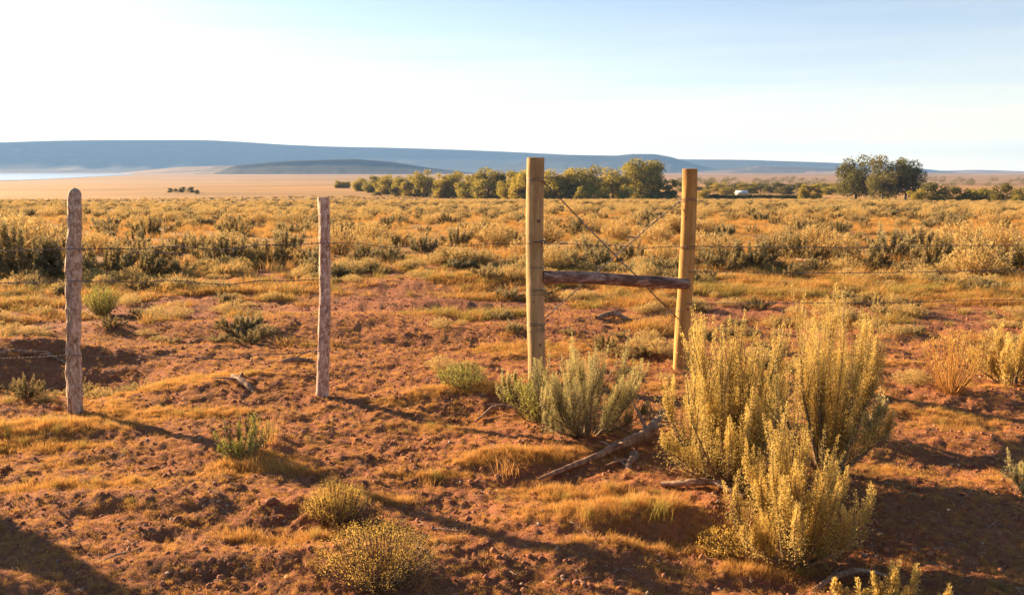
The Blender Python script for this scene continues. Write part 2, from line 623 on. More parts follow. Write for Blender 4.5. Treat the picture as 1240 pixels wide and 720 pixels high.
hill('hill', 'far low pale mesa at the right end of the skyline',
     [(1020, 216), (1080, 209), (1120, 207.5), (1165, 206), (1185, 205.5), (1240, 207.5), (1330, 207), (1500, 204), (1750, 206), (2300, 213)],
     7000, 1700, 1200, m_hill_r, 53, .05, .12)
hill('hill', 'thin pale tan rise beyond the tree belt',
     [(880, 219), (925, 215.5), (980, 214), (1040, 214), (1100, 215), (1180, 215.5), (1300, 216), (1500, 218)], 2300, 500, 600, m_hill_t, 63, .03, .05)

k = M('lake_water')
nb = k.bump(k.noise(k.coord((1, 1, 1)), .2, 3), .05, .3)
m_lake = k.done((.25, .28, .33), .18, nb, .8)
Lp = []
shore = [(-700, 224), (-300, 222), (-100, 220), (0, 218.6), (35, 217.8), (70, 216.2), (100, 214.6), (130, 213.2), (150, 212.0), (163, 211)]
for px, py in shore:
    dd = (EYE - FLOOR) / ((py - 207) / FPX)
    u = (px - 620) / FPX / 1.0116
    Lp.append((u * dd, dd))
far = [(u_ * 3900, 3900) for u_ in [(p - 620) / FPX / 1.0116 for p, _ in shore]]
V = [(a, b, FLOOR + .25) for a, b in Lp] + [(a, b, FLOOR + .25) for a, b in far]
n = len(Lp)
Q = [(q, q + 1, n + q + 1, n + q) for q in range(n - 1)]
o = obj('lake', mesh_np('lake', np.array(V), np.array(Q), m_lake))
tag(o, 'pale strip of lake water at the foot of the long mesa', 'lake', None, 'structure')


# ------------------------------------------------------------------ trees
def tree_meshes(seed, Ht, Wd, nl=26, per=190, low=.12, ls=.5):
    rg = np.random.default_rng(seed)
    Vs, tips = [], []
    cents = []
    for q in range(nl):
        a = rg.uniform(0, 2 * math.pi)
        zz = rg.uniform(low + .08, .90)
        lim = math.sqrt(max(0.05, 1 - ((zz - .48) / .55) ** 2))
        ro = Wd * .5 * lim * math.sqrt(rg.uniform(.05, 1)) * .80
        lr = Wd * rg.uniform(.13, .21) * (1.15 - .35 * zz)
        cents.append((ro * math.cos(a), ro * math.sin(a), zz * Ht * .95, lr))
    for (cx, cy, cz, lr) in cents:
        m = int(per * (lr / (Wd * .16)) ** 2)
        nv = rg.normal(size=(m, 3))
        nv /= np.linalg.norm(nv, axis=1)[:, None]
        rad = lr * rg.uniform(.62, 1.04, m) * (1 + .25 * np.sin(nv[:, 0] * 5 + cz) * np.cos(nv[:, 1] * 6))
        P = np.array([cx, cy, cz]) + nv * rad[:, None] * np.array([1, 1, .82])
        D = nv * .6 + rg.normal(size=(m, 3)) * .7
        v, _ = leaves(P, D, rg.uniform(.7, 1.3, m) * ls, rg.uniform(.6, 1.0, m) * ls * .9, rg)
        Vs.append(v)
        tips.append(np.repeat(np.clip(rg.uniform(.1, .8) + rg.normal(0, .2, m), 0, 1), 4))
    V = np.concatenate(Vs)
    Q = np.arange(len(V)).reshape(-1, 4)
    tb = Tubes()
    lean = rg.normal(0, .3, 2)
    tb.add([(0, 0, -.6), (0, 0, .4), (lean[0] * .4, lean[1] * .4, Ht * .22), (lean[0], lean[1], Ht * .42)], [Ht * .040, Ht * .032, Ht * .025, Ht * .018], 7)
    for q in rg.choice(nl, min(9, nl), replace=False):
        cx, cy, cz, lr = cents[q]
        z0 = min(Ht * rg.uniform(.15, .38), cz * .7)
        s = z0 / (Ht * .42)
        b = np.array([lean[0] * s, lean[1] * s, z0])
        e = np.array([cx, cy, cz])
        tb.add([b, b * .55 + e * .45 + np.array([0, 0, -.3]), e], [Ht * .014, Ht * .009, Ht * .003], 5)
    tv, tq = tb.out()
    return (V, Q, np.concatenate(tips)), (tv, tq)


def make_tree_proto(seed, Ht, Wd, mat, **kw):
    (V, Q, tp), (tv, tq) = tree_meshes(seed, Ht, Wd, **kw)
    return mesh_np('crown', V, Q, mat, tp), mesh_np('trunk', tv, tq, m_bark, None, True), Ht, Wd


cw = [make_tree_proto(100 + q, 14, 12, m_tree, nl=26 + 4 * q, per=250 - 8 * q, low=-.04, ls=.55) for q in range(6)]
dome = [make_tree_proto(111, 14, 13, m_tree, nl=70, per=180, low=-.04, ls=.52)]
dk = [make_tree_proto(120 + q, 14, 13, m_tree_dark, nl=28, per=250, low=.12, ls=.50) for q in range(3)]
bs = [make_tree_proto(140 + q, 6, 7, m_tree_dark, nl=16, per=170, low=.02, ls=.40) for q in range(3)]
bg_ = [make_tree_proto(160 + q, 6, 6.5, m_tree, nl=16, per=170, low=.02, ls=.40) for q in range(3)]
pt = [make_tree_proto(180 + q, 8, 4.5, m_tree, nl=18, per=150, low=.02, ls=.40) for q in range(2)]


def tree(name, protos, px, by, ty, wpx, label, group=None, cat='tree', dist=None):
    pr = protos[int(rng.integers(len(protos)))]
    if dist:
        x, y = (px - 620) / FPX / 1.0116 * dist, dist
    else:
        x, y = G(px, by)
    z = Z(x, y)
    top = at_y(px, ty, y)[2]
    hgt = max(top - z, .5) * 1.09
    w = wpx / FPX * math.hypot(x, y)
    o = bpy.data.objects.new(name, None)
    col.objects.link(o)
    o.location = (x, y, z - .1)
    o.rotation_euler = (0, 0, rng.uniform(0, 6.28))
    o.scale = (w / pr[3], w / pr[3], hgt / pr[2])
    o.empty_display_size = .5
    obj('crown', pr[0], o)
    obj('trunk', pr[1], o)
    tag(o, label, cat, group)
    return o


ROW = 'leafy green cottonwood in the dense row below the mesa'
for px, by, ty, w in [(438, 231, 215, 16), (451, 233, 213.5, 18), (468, 235.5, 211.5, 24), (485, 237, 214, 20), (499, 237.5, 212, 20),
                      (517, 238, 206, 28), (533, 239, 210, 22), (549, 239, 207.5, 28), (573, 240, 213, 24), (591, 241, 204.5, 36),
                      (606, 241.5, 211, 22), (618, 242, 208, 26), (635, 242.5, 206.5, 30), (651, 242.5, 208, 24), (667, 243, 205.5, 30), (683, 243, 204, 30),
                      (706, 243, 201, 44)]:
    tree('cottonwood_tree', cw, px, by, ty, w * 1.32, ROW, 'cottonwoods in the dense row')
tree('cottonwood_tree', cw, 742, 242.5, 203, 46, 'rounded yellow-green cottonwood beside the tallest domed one at the row end')
tree('cottonwood_tree', dome, 777, 242, 193.5, 58, 'tallest domed cottonwood at the open end of the dense row')
tree('cottonwood_tree', pt, 795, 242, 220, 18, 'small bright shrubby tree tucked under the tallest domed cottonwood')
tree('pointed_tree', pt, 811, 242, 216.5, 19, 'short pointed yellow-green tree between the brace posts')
for px, by, ty, w in [(479, 238.5, 226, 18)]:
    tree('dark_bush', bs, px, by, ty, w, 'single dark round bush in front of the cottonwood row', None, 'bush')
tree('grey_bush', bs, 456, 237, 232, 15, 'low flat grey bush in front of the small end of the cottonwood row', None, 'bush')
for px, by, ty, w in [(560, 240.5, 221, 26), (705, 243.5, 226, 20), (650, 243.5, 224, 20), (730, 243.5, 226, 22), (760, 243.5, 224, 24), (530, 239, 226, 16)]:
    tree('willow_bush', bg_, px, by, ty, w, 'low leafy willow bush at the foot of the cottonwood row', 'willow bushes at the foot of the row', 'bush')
for px, ty in [(409, 218), (416, 219), (421, 219)]:
    tree('cottonwood_tree', cw, px, 228, ty, 9, 'tiny far tree standing apart beyond the small end of the cottonwood row', 'tiny trees beyond the row end')

# big dark tree group
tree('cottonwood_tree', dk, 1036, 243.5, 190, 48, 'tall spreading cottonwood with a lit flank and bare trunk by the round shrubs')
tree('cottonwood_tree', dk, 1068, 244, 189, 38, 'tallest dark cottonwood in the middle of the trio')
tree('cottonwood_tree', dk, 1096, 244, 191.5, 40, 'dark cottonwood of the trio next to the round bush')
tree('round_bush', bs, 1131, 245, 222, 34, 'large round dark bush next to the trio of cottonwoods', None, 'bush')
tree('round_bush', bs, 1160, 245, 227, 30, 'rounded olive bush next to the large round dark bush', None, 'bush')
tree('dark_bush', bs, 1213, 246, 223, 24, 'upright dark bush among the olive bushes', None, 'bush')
for px, ty, w, by in [(1185, 227, 30, 245), (1198, 230, 22, 245), (1236, 228, 26, 245), (1262, 226, 34, 246), (1300, 224, 34, 246), (1108, 229, 22, 245)]:
    tree('olive_bush', bg_, px, by, ty, w, 'olive bush in the belt beside the upright dark bush', 'olive bushes in the belt', 'bush')
tree('pointed_tree', pt, 974, 243, 222, 18, 'pointed yellow-green tree with a twin beside the dark hedge end')
tree('pointed_tree', pt, 988, 243, 223, 15, 'slim pointed tree, the smaller of the twins by the dark hedge')
tree('olive_bush', bg_, 852, 242, 228, 16, 'bright green bush at the start of the dark hedge', None, 'bush')
for px, ty, w, dd in [(826, 221, 18, 400), (840, 222, 20, 390), (858, 221, 22, 410), (874, 220.5, 24, 400), (890, 222, 20, 390), (906, 221, 24, 370),
                      (922, 222, 22, 400), (938, 221.5, 24, 390), (955, 223, 22, 400), (968, 221, 18, 410), (1000, 221, 28, 390), (1014, 224, 20, 370),
                      (1004, 226, 18, 350), (950, 225, 20, 355), (880, 226, 18, 360)]:
    tree('belt_tree', bs + cw[:2], px, 0, ty, w * 1.2, 'small hazy olive tree in the belt behind the dark hedge', 'hazy trees behind the hedge', 'tree', dd)
# clump on the far plain
for px, by, ty, w in [(207, 233.5, 227.5, 7), (213, 233, 228, 6), (221, 233.5, 226.5, 9), (231, 233.5, 226, 9), (239, 235.5, 229.5, 6)]:
    tree('plain_bush', bs, px, by, ty, w, 'small dark tree in the lone clump out on the open plain', 'lone clump on the plain')
# far-off wood beyond the right-hand plain: reads as one mass
Vm, Qm, tm, nm = [], [], [], 0
base = [(mm, mm.vertices) for mm in (bs[0][0], bs[1][0])]
bv = []
for mm, vv in base:
    a = np.empty(len(vv) * 3, np.float32)
    vv.foreach_get('co', a)
    bv.append(a.reshape(-1, 4, 3)[::7].reshape(-1, 3))
for q in range(150):
    dd = rng.uniform(480, 900)
    px = rng.uniform(800, 1500)
    x, y = (px - 620) / FPX / 1.0116 * dd, dd
    s = rng.uniform(.6, 1.0)
    v = bv[q % 2] * np.array([s * 1.5, s * 1.5, s]) + np.array([x, y, FLOOR - .7])
    Vm.append(v)
V = np.concatenate(Vm)
o = obj('far_wood', mesh_np('far_wood', V, np.arange(len(V)).reshape(-1, 4), m_tree_dark, np.full(len(V), .4)))
tag(o, 'far hazy scrub woodland across the valley floor', 'woodland', None, 'stuff')

# hedge (clipped dark) and farmhouse
rg = np.random.default_rng(9)
x0, y0 = G(857, 242.5)
x1, y1 = G(966, 242.5)
n = 5200
P = np.stack([rg.uniform(x0, x1, n), rg.uniform(y0 - 1.2, y0 + 1.2, n), rg.uniform(0, 1, n) ** .7 * 1.75], -1)
P[:, 2] *= 1 + .18 * perlin(P[:, 0] / 3, P[:, 0] * 0, 4)
P[:, 2] += h_mid(P[:, 0], P[:, 1])
v, q = leaves(P, rg.normal(size=(n, 3)), .45, .35, rg)
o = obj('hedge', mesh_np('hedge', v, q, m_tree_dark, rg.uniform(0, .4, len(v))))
tag(o, 'long low dark hedge in front of the white-roofed shed', 'hedge')


def box(x0, x1, y0, y1, z0, z1):
    V = np.array([(a, b, c) for c in (z0, z1) for b in (y0, y1) for a in (x0, x1)], float)
    Q = np.array([(2, 3, 1, 0), (4, 5, 7, 6), (0, 1, 5, 4), (2, 6, 7, 3), (0, 4, 6, 2), (1, 3, 7, 5)])
    return V, Q


k = M('white_metal_roof')
m_roof = k.done(k.ramp(k.noise(k.coord(), 2, 3), (.3, (.62, .60, .58)), (.7, (.78, .76, .74))), .5)
k = M('shed_wall')
m_wall = k.done(k.ramp(k.noise(k.coord(), 2, 3), (.3, (.40, .36, .32)), (.7, (.52, .48, .44))), .8)
k = M('dark_glass')
m_glass = k.done((.03, .035, .04), .15, None, .6)
hx, hy = (899 - 620) / FPX / 1.0116 * 330, 330
hz = Z(hx, hy)
o = bpy.data.objects.new('shed', None)
col.objects.link(o)
o.location = (hx, hy, hz)
o.scale = (.62, .62, .66)
tag(o, 'low shed with a pale roof half hidden by the dark hedge', 'shed')
obj('wall', mesh_np('wall', *box(-3.2, 3.2, -2.4, 2.4, 0, 2.3), m_wall), o)
V = np.array([(-3.6, -2.9, 2.2), (3.6, -2.9, 2.2), (3.6, 0, 3.5), (-3.6, 0, 3.5), (-3.6, 2.9, 2.2), (3.6, 2.9, 2.2),
              (-3.6, -2.9, 2.32), (3.6, -2.9, 2.32), (3.6, 0, 3.62), (-3.6, 0, 3.62), (-3.6, 2.9, 2.32), (3.6, 2.9, 2.32)])
Q = np.array([(1, 0, 3, 2), (2, 3, 4, 5), (6, 7, 8, 9), (9, 8, 11, 10), (0, 1, 7, 6), (5, 4, 10, 11), (0, 6, 9, 3), (3, 9, 10, 4), (1, 2, 8, 7), (2, 5, 11, 8)])
obj('roof', mesh_np('roof', V, Q, m_roof), o)
for wx in (-1.7, 1.5):
    wo_ = obj('window', mesh_np('window', *box(wx - .55, wx + .55, -2.46, -2.38, 1.0, 1.9), m_roof), o)
    obj('pane', mesh_np('pane', *box(wx - .45, wx + .45, -2.49, -2.44, 1.1, 1.8), m_glass), wo_)


# ------------------------------------------------------------------ shrub generators (unit metres)
def gen_sage(seed, H, Rr, nst=14, spk=12, lv=80, LL=.014, LW=.006, lean=(0, 0), open_=0.0, sides=5, up=.82, twl=1.0, prad=1.0):
    """woody base, spreading stems, many upright plumes clothed in small leaves"""
    rg = np.random.default_rng(seed)
    tb = Tubes()
    Pl, Dl, Ll, Tl = [], [], [], []
    for q in range(nst):
        a = q / nst * 2 * math.pi * 1.618 * 2 + rg.normal(0, .3)
        f = math.sqrt((q + .5) / nst)
        ro = 1.42 * Rr * (f * rg.uniform(.7, 1.08) + open_)
        h = 1.16 * H * (1 - .36 * f * f) * rg.uniform(.66, 1.0)
        if q % 4 == 3:
            h, ro = h * .52, ro * 1.04
        tx, ty = ro * math.cos(a) + lean[0] * h, ro * math.sin(a) + lean[1] * h
        ts = np.linspace(0, 1, 7)
        wob = rg.normal(0, .035 * Rr, (7, 2)).cumsum(0) * .6
        px_ = .08 * Rr * math.cos(a) + (tx * .8 - .08 * Rr * math.cos(a)) * ts ** .8 + wob[:, 0]
        py_ = .08 * Rr * math.sin(a) + (ty * .8 - .08 * Rr * math.sin(a)) * ts ** .8 + wob[:, 1]
        pz = h * .62 * (ts ** 1.15) - .03 * (ts == 0)
        P = np.stack([px_, py_, pz], -1)
        tb.add(P, np.array([.015, .012, .009, .006, .004, .003, .002]) * (H / .7) ** .7, sides)
        # plumes
        for s in range(spk):
            t0 = rg.uniform(.16, 1.0) ** .85
            b = np.array([np.interp(t0, ts, P[:, c]) for c in range(3)])
            outv = np.array([math.cos(a), math.sin(a), 0]) * rg.uniform(-.1, .6) + np.array([rg.normal(0, .28), rg.normal(0, .28), 0])
            L = h * rg.uniform(.24, .50) * (1.1 - .3 * t0)
            dv = outv * (1 - up) * 2.0 + np.array([0, 0, up])
            dv /= np.linalg.norm(dv)
            bend = np.array([0, 0, .35])
            e = b + dv * L * .5
            d2 = dv + bend
            d2 /= np.linalg.norm(d2)
            e2 = e + d2 * L * .5
            if s % 2 == 0:
                tb.add([b, e, e2], [.0030, .002, .001], 3)
            m = max(6, int(lv * rg.uniform(.7, 1.3)))
            u = rg.uniform(0, 1, m) ** .85
            pos = np.where(u[:, None] < .5, b + (e - b) * (u[:, None] * 2), e + (e2 - e) * (u[:, None] * 2 - 1))
            rad = prad * (.003 + .016 * np.sin(np.clip(u, 0.02, 1) * math.pi) ** .7 * (1 - .45 * u)) * (H / .7) ** .5
            nv = rg.normal(size=(m, 3))
            nv /= np.linalg.norm(nv, axis=1)[:, None]
            pos = pos + nv * rad[:, None] * rg.uniform(.2, 1, m)[:, None]
            Pl.append(pos)
            Dl.append(nv * .7 + d2 * .8)
            Ll.append(rg.uniform(.7, 1.3, m) * LL * (1.1 - .35 * u))
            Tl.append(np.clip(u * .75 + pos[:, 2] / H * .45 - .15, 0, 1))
        # leaves along the twigs below
        m = int(lv * 3.0 * twl)
        u = rg.uniform(.30, 1, m)
        pos = np.stack([np.interp(u, ts, P[:, c]) for c in range(3)], -1) + rg.normal(0, .026 * (H / .7), (m, 3))
        pos[:, 2] = np.abs(pos[:, 2])
        Pl.append(pos)
        Dl.append(rg.normal(size=(m, 3)) + np.array([0, 0, .5]))
        Ll.append(rg.uniform(.8, 1.4, m) * LL)
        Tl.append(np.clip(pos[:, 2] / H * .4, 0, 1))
    P, D, L, T = map(np.concatenate, (Pl, Dl, Ll, Tl))
    v, qd = leaves(P, D, L, L * LW / LL, rg)
    return (v, qd, np.repeat(T, 4)), tb.out()


def gen_rabbit(seed, H, Rr, nst=70, lv=16, LL=.022, LW=.004, head=14, flat=1.0, sides=3, hs=.010):
    """a dome of fine straight stems with yellow heads"""
    rg = np.random.default_rng(seed)
    tb = Tubes()
    Pl, Dl, Ll, Wl, Tl = [], [], [], [], []
    for q in range(nst):
        a = rg.uniform(0, 2 * math.pi)
        f = math.sqrt(rg.uniform(0, 1))
        h = H * (1 - .45 * f * f) * rg.uniform(.7, 1.05) * flat
        e = np.array([Rr * f * math.cos(a), Rr * f * math.sin(a), h])
        b = np.array([.22 * e[0], .22 * e[1], -.01])
        mid = b * .45 + e * .55 + np.array([e[0] * .12, e[1] * .12, -.02 * h])
        tb.add([b, mid, e], [.0028, .002, .0012], sides)
        m = lv
        u = rg.uniform(.2, 1, m)
        pos = b + (e - b) * u[:, None] + rg.normal(0, .006, (m, 3))
        dv = (e - b) / np.linalg.norm(e - b)
        Pl.append(pos)
        Dl.append(dv + rg.normal(0, .55, (m, 3)))
        Ll.append(rg.uniform(.7, 1.3, m) * LL)
        Wl.append(np.full(m, LW))
        Tl.append(u * .55)
        m = head
        Pl.append(e + rg.normal(0, .012, (m, 3)) * (1, 1, 1.2))
        Dl.append(rg.normal(0, .6, (m, 3)) + np.array([0, 0, .9]))
        Ll.append(rg.uniform(.6, 1.2, m) * hs)
        Wl.append(np.full(m, hs * .45))
        Tl.append(np.full(m, .95))
    P, D, L, W, T = map(np.concatenate, (Pl, Dl, Ll, Wl, Tl))
    v, qd = leaves(P, D, L, W, rg)
    return (v, qd, np.repeat(T, 4)), tb.out()


def gen_tuft(seed, H, Rr, nb=46, w=.004, lean=.5):
    rg = np.random.default_rng(seed)
    V, Q, T = [], [], []
    for q in range(nb):
        a = rg.uniform(0, 2 * math.pi)
        b = np.array([rg.normal(0, Rr * .5), rg.normal(0, Rr * .5), -.005])
        h = H * rg.uniform(.45, 1.1)
        dv = np.array([math.cos(a), math.sin(a), 0]) * rg.uniform(.1, lean)
        m1 = b + np.array([0, 0, h * .55]) + dv * h * .35
        e = b + np.array([0, 0, h * .95]) + dv * h
        s = np.array([-math.sin(a), math.cos(a), 0]) * w * .5
        n0 = len(V)
        V += [b - s, b + s, m1 + s * .8, m1 - s * .8, e + s * .15, e - s * .15]
        Q += [(n0, n0 + 1, n0 + 2, n0 + 3), (n0 + 3, n0 + 2, n0 + 4, n0 + 5)]
        T += [0, 0, .55, .55, 1, 1]
    return np.array(V), np.array(Q), np.array(T)


def plant(name, fol, stm, mat, loc, rz, scale, label, cat, group=None, smat=None):
    o = bpy.data.objects.new(name, None)
    col.objects.link(o)
    o.empty_display_size = .2
    o.location, o.rotation_euler = loc, (0, 0, rz)
    o.scale = scale if hasattr(scale, '__len__') else (scale,) * 3
    f = obj('foliage', fol, o)
    s = obj('stems', stm, o)
    tag(o, label, cat, group)
    return o, f, s


def plant_unique(name, gen, mat, px, by, label, cat='shrub', rz=0, smat=None, **kw):
    x, y = G(px, by)
    (v, q, t), (sv, sq) = gen(**kw)
    fol = mesh_np('foliage', v, q, mat, t)
    stm = mesh_np('stems', sv, sq, smat or m_stem, None, True)
    return plant(name, fol, stm, mat, (x, y, Z(x, y) - .015), rz, 1.0, label, cat)


# ------------------------------------------------------------------ fence posts
def post(name, label, px0, by, px1, ty, dia, mat, seed, wob=.004, taper=.94, domed=False, ovality=.03, knots=0):
    x, y = G(px0, by)
    gz = Z(x, y)
    a = np.array([x, y, gz])
    b = at_y(px1, ty, y)
    ax = b - a
    a = a - ax * .18
    n, sides = 96, 28
    t = np.linspace(0, 1, n) if not domed else np.concatenate([np.linspace(0, .97, 82), np.linspace(.972, 1, 14)])
    rg = np.random.default_rng(seed)
    th = np.arange(sides) / sides * 2 * math.pi
    V = []
    Ln = np.linalg.norm(b - a)
    bend = .012 * np.sin(t * math.pi * 1.3 + seed)
    for k_, s in enumerate(t):
        c = a + (b - a) * s + np.array([bend[k_], 0, 0])
        rad = dia / 2 * (1 + (taper - 1) * s)
        z = s * Ln
        nz = perlin(np.cos(th) * 1.6 + 5, np.sin(th) * 1.6 + z * 3, seed) * wob * 1.6 + perlin(th * 3.0, z * 9 + th * 0, seed + 2) * wob
        rads = rad * (1 + ovality * np.cos(2 * th + seed)) + nz
        if domed and s > .972:
            rads = rads * (1 - ((s - .972) / .0285) ** 2.6) ** .5
        V.append(np.stack([c[0] + rads * np.cos(th), c[1] + rads * np.sin(th), np.full(sides, c[2])], -1))
    V = np.array(V)
    i = np.arange(n - 1)[:, None] * sides
    j = np.arange(sides)[None]
    Q = np.stack([i + j, i + (j + 1) % sides, i + sides + (j + 1) % sides, i + sides + j], -1).reshape(-1, 4)
    V = V.reshape(-1, 3) - np.array([x, y, gz])
    root = bpy.data.objects.new(name, None)
    col.objects.link(root)
    root.location = (x, y, gz)
    root.empty_display_size = .2
    tag(root, label, 'post', None)
    obj('shaft', mesh_np('shaft', V, Q, mat, None, True), root)
    # the sawn top
    ring = V[-sides:]
    c = ring.mean(0)
    inner = c + (ring - c) * .5 + np.array([0, 0, .003])
    VV = np.concatenate([ring, inner, [c + (0, 0, .004)]])
    Qt = [(q, (q + 1) % sides, sides + (q + 1) % sides, sides + q) for q in range(sides)]
    Qt += [(sides + q, sides + q + 1, sides + (q + 2) % sides, 2 * sides) for q in range(0, sides, 2)]
    obj('top', mesh_np('top', VV, np.array(Qt), m_end if not domed else mat), root)
    axis = lambda z: np.array([x, y, gz]) + (b - np.array([x, y, gz])) * ((z - gz) / (b[2] - gz))
    return root, axis, dia / 2


def wrap(parentpost, z, turns=2, seed=0, extra=.003):
    root, axis, rad = parentpost
    rg = np.random.default_rng(seed)
    tb = Tubes()
    for q in range(turns):
        a = np.linspace(0, 2 * math.pi, 40)
        zz = z + q * .014 + rg.normal(0, .003) + np.sin(a + rg.uniform(0, 6)) * .006
        c = np.array([axis(zv) for zv in zz])
        P = np.stack([c[:, 0] + (rad + extra + .001 * q) * np.cos(a), c[:, 1] + (rad + extra + .001 * q) * np.sin(a), zz], -1)
        tb.add(P - np.array(root.location), .0024, 5)
    # twisted tail
    t = np.linspace(0, 1, 14)
    c = axis(z)
    P = np.stack([c[0] + rad * .7 + t * .05, np.full(14, c[1] - rad - .006) + np.sin(t * 40) * .003, z + np.cos(t * 40) * .004 - t * .01], -1)
    tb.add(P - np.array(root.location), .0022, 4)
    v, q = tb.out()
    obj('wire_wrap', mesh_np('wire_wrap', v, q, m_wire, None, True), root)


p1 = post('fence_post', 'gnarled grey-brown post with a rounded top beside the dark hollow', 92.5, 496, 88.5, 228, .094, m_post_bark, 3, .010, .82, True)
p2 = post('fence_post', 'slim scaly reddish bark post with a flat top standing alone in the opening', 391.5, 481, 391.5, 239, .080, m_post_bark2, 5, .004, .93)
p3 = post('fence_post', 'thick peeled tan post wrapped in wire at several heights', 649, 464, 649.5, 191, .129, m_post_peel, 8, .0016, .97)
p4 = post('fence_post', 'peeled orange post of the brace next to the big plumed sagebrush', 825, 449, 834.5, 204.5, .117, m_post_peel2, 11, .0016, .97)


def free_post(name, label, x, y, H, dia, mat, seed, domed=False):
    d_ = np.array([x, y, Z(x, y)])
    t = d_ - np.array([0, 0, EYE])
    # same builder through an explicit pixel of that ground point
    f = np.array([0, math.cos(PITCH), -math.sin(PITCH)])
    up = np.array([0, math.sin(PITCH), math.cos(PITCH)])

    def pix(p):
        q = p - np.array([0, 0, EYE])
        dep = q @ f
        return 620 + q[0] / dep * FPX, 360 - (q @ up) / dep * FPX
    a = pix(np.array([x, y, 0.0]))
    b = pix(np.array([x, y, H]))
    return post(name, label, a[0], a[1], b[0], b[1], dia, mat, seed, .006, .92, domed)


p0 = free_post('fence_post', 'weathered bark post carrying the wire ends past the gnarled post', -5.35, 5.0, 1.32, .095, m_post_bark, 15)
p5 = free_post('fence_post', 'weathered bark post at the far end of the wire strands', 5.35, 6.75, 1.36, .10, m_post_bark2, 17)

for pp, zs in ((p3, (1.045, .865, .69, .665, .44, .40)), (p4, (1.33, .97))):
    for q, z in enumerate(zs):
        wrap(pp, z, 2 if q % 2 == 0 else 1, q + int(z * 100))
# knots and cracks on the peeled posts (raised rings)
for pp, spots in ((p3, ((-1.3, 1.20, .013), (-1.9, .62, .010), (-1.1, .30, .012))), (p4, ((-1.7, .98, .010), (-1.2, .50, .009), (-2.0, 1.2, .008)))):
    root, axis, rad = pp
    for an, z, r in spots:
        c = axis(z) - np.array(root.location)
        tb = Tubes()
        nrm = np.array([math.cos(an), math.sin(an), 0])
        tb.add([c + nrm * (rad - .012), c + nrm * (rad + .0005), c + nrm * (rad + .0022)], [r * 1.2, r, r * .25], 9)
        v, q = tb.out()
        obj('knot', mesh_np('knot', v, q, m_rail, None, True), root)

# horizontal brace rail, bark still on
a = p3[1](.795) + np.array([p3[2] - .02, -.012, 0])
b = p4[1](.705) + np.array([p4[2] * .1, -p4[2] - .018, 0])
n, sides = 90, 22
t = np.linspace(0, 1, n)
th = np.arange(sides) / sides * 2 * math.pi
ax = (b - a) / np.linalg.norm(b - a)
sid = np.cross(ax, [0, 0, 1.0])
sid /= np.linalg.norm(sid)
upv = np.cross(sid, ax)
V = []
for s in t:
    c = a + (b - a) * s + upv * (.005 * math.sin(s * 5)) + sid * .004 * math.sin(s * 9)
    nz = perlin(np.cos(th) * 7, np.sin(th) * 7 + s * 2.5, 4) * .004 + perlin(np.cos(th) * 4 + 9, np.sin(th) * 4 + s * 4, 6) * .007
    rads = .044 * (1.05 - .12 * s) + nz
    V.append(c + rads[:, None] * (np.cos(th)[:, None] * sid + np.sin(th)[:, None] * upv))
V = np.array(V)
i = np.arange(n - 1)[:, None] * sides
j = np.arange(sides)[None]
Q = np.stack([i + j, i + (j + 1) % sides, i + sides + (j + 1) % sides, i + sides + j], -1).reshape(-1, 4)
root = bpy.data.objects.new('brace_rail', None)
col.objects.link(root)
root.location = a
tag(root, 'horizontal dark bark log bracing the two peeled posts', 'rail')
V2 = V.reshape(-1, 3) - a
rl = obj('log', mesh_np('log', V2, Q, m_rail, None, True), root)
for ring in (V2[:sides], V2[-sides:]):
    c = ring.mean(0)
    VV = np.concatenate([ring, [c]])
    Qt = [(q, q + 1, (q + 2) % sides, sides) for q in range(0, sides, 2)]
    obj('log_end', mesh_np('log_end', VV, np.array(Qt), m_end), root)


# ------------------------------------------------------------------ wires
def twisted(P, name, label, cat, r=.0018, off=.0022, pitch=.05, barbs=.125, seed=0, group=None):
    """two strands twisted together along a polyline, with barbs"""
    P = np.asarray(P, float)
    seg = np.linalg.norm(np.diff(P, axis=0), axis=1)
    cum = np.concatenate([[0], seg.cumsum()])
    L = cum[-1]
    m = int(L / .014) + 2
    s = np.linspace(0, L, m)
    C = np.stack([np.interp(s, cum, P[:, c]) for c in range(3)], -1)
    rg = np.random.default_rng(seed)
    ph = s / pitch * 2 * math.pi
    T = np.gradient(C, axis=0)
    T /= np.linalg.norm(T, axis=1)[:, None]
    A = np.cross(T, [.1, .2, 1.0])
    A /= np.linalg.norm(A, axis=1)[:, None]
    B = np.cross(T, A)
    tb = Tubes()
    for k_ in (0, math.pi):
        tb.add(C + off * (np.cos(ph + k_)[:, None] * A + np.sin(ph + k_)[:, None] * B), r, 4)
    if barbs:
        for sb in np.arange(barbs * .5, L, barbs):
            c = np.array([np.interp(sb, s, C[:, q]) for q in range(3)])
            for q in range(2):
                dv = rg.normal(size=3)
                dv -= dv @ T[0] * T[0] * .8
                dv /= np.linalg.norm(dv)
                tb.add([c - dv * .015, c, c + dv * .015], [.0006, .0017, .0006], 3)
            tb.add([c - T[0] * .006, c, c + T[0] * .006], [.0045, .0048, .0045], 5)
    v, q = tb.out()
    o0 = P[0].copy()
    o = obj(name, mesh_np(name, v - o0, q, m_wire, None, True), None, o0)
    tag(o, label, cat, group)
    return o


def sag(a, b, s, n=14, wob=0.0, seed=1):
    a, b = np.asarray(a, float), np.asarray(b, float)
    t = np.linspace(0, 1, n)
    P = a + (b - a) * t[:, None]
    P[:, 2] -= s * 4 * t * (1 - t)
    P[:, 2] += wob * perlin(t * 5, t * 0 + .3, seed) * np.sin(t * math.pi)
    return P


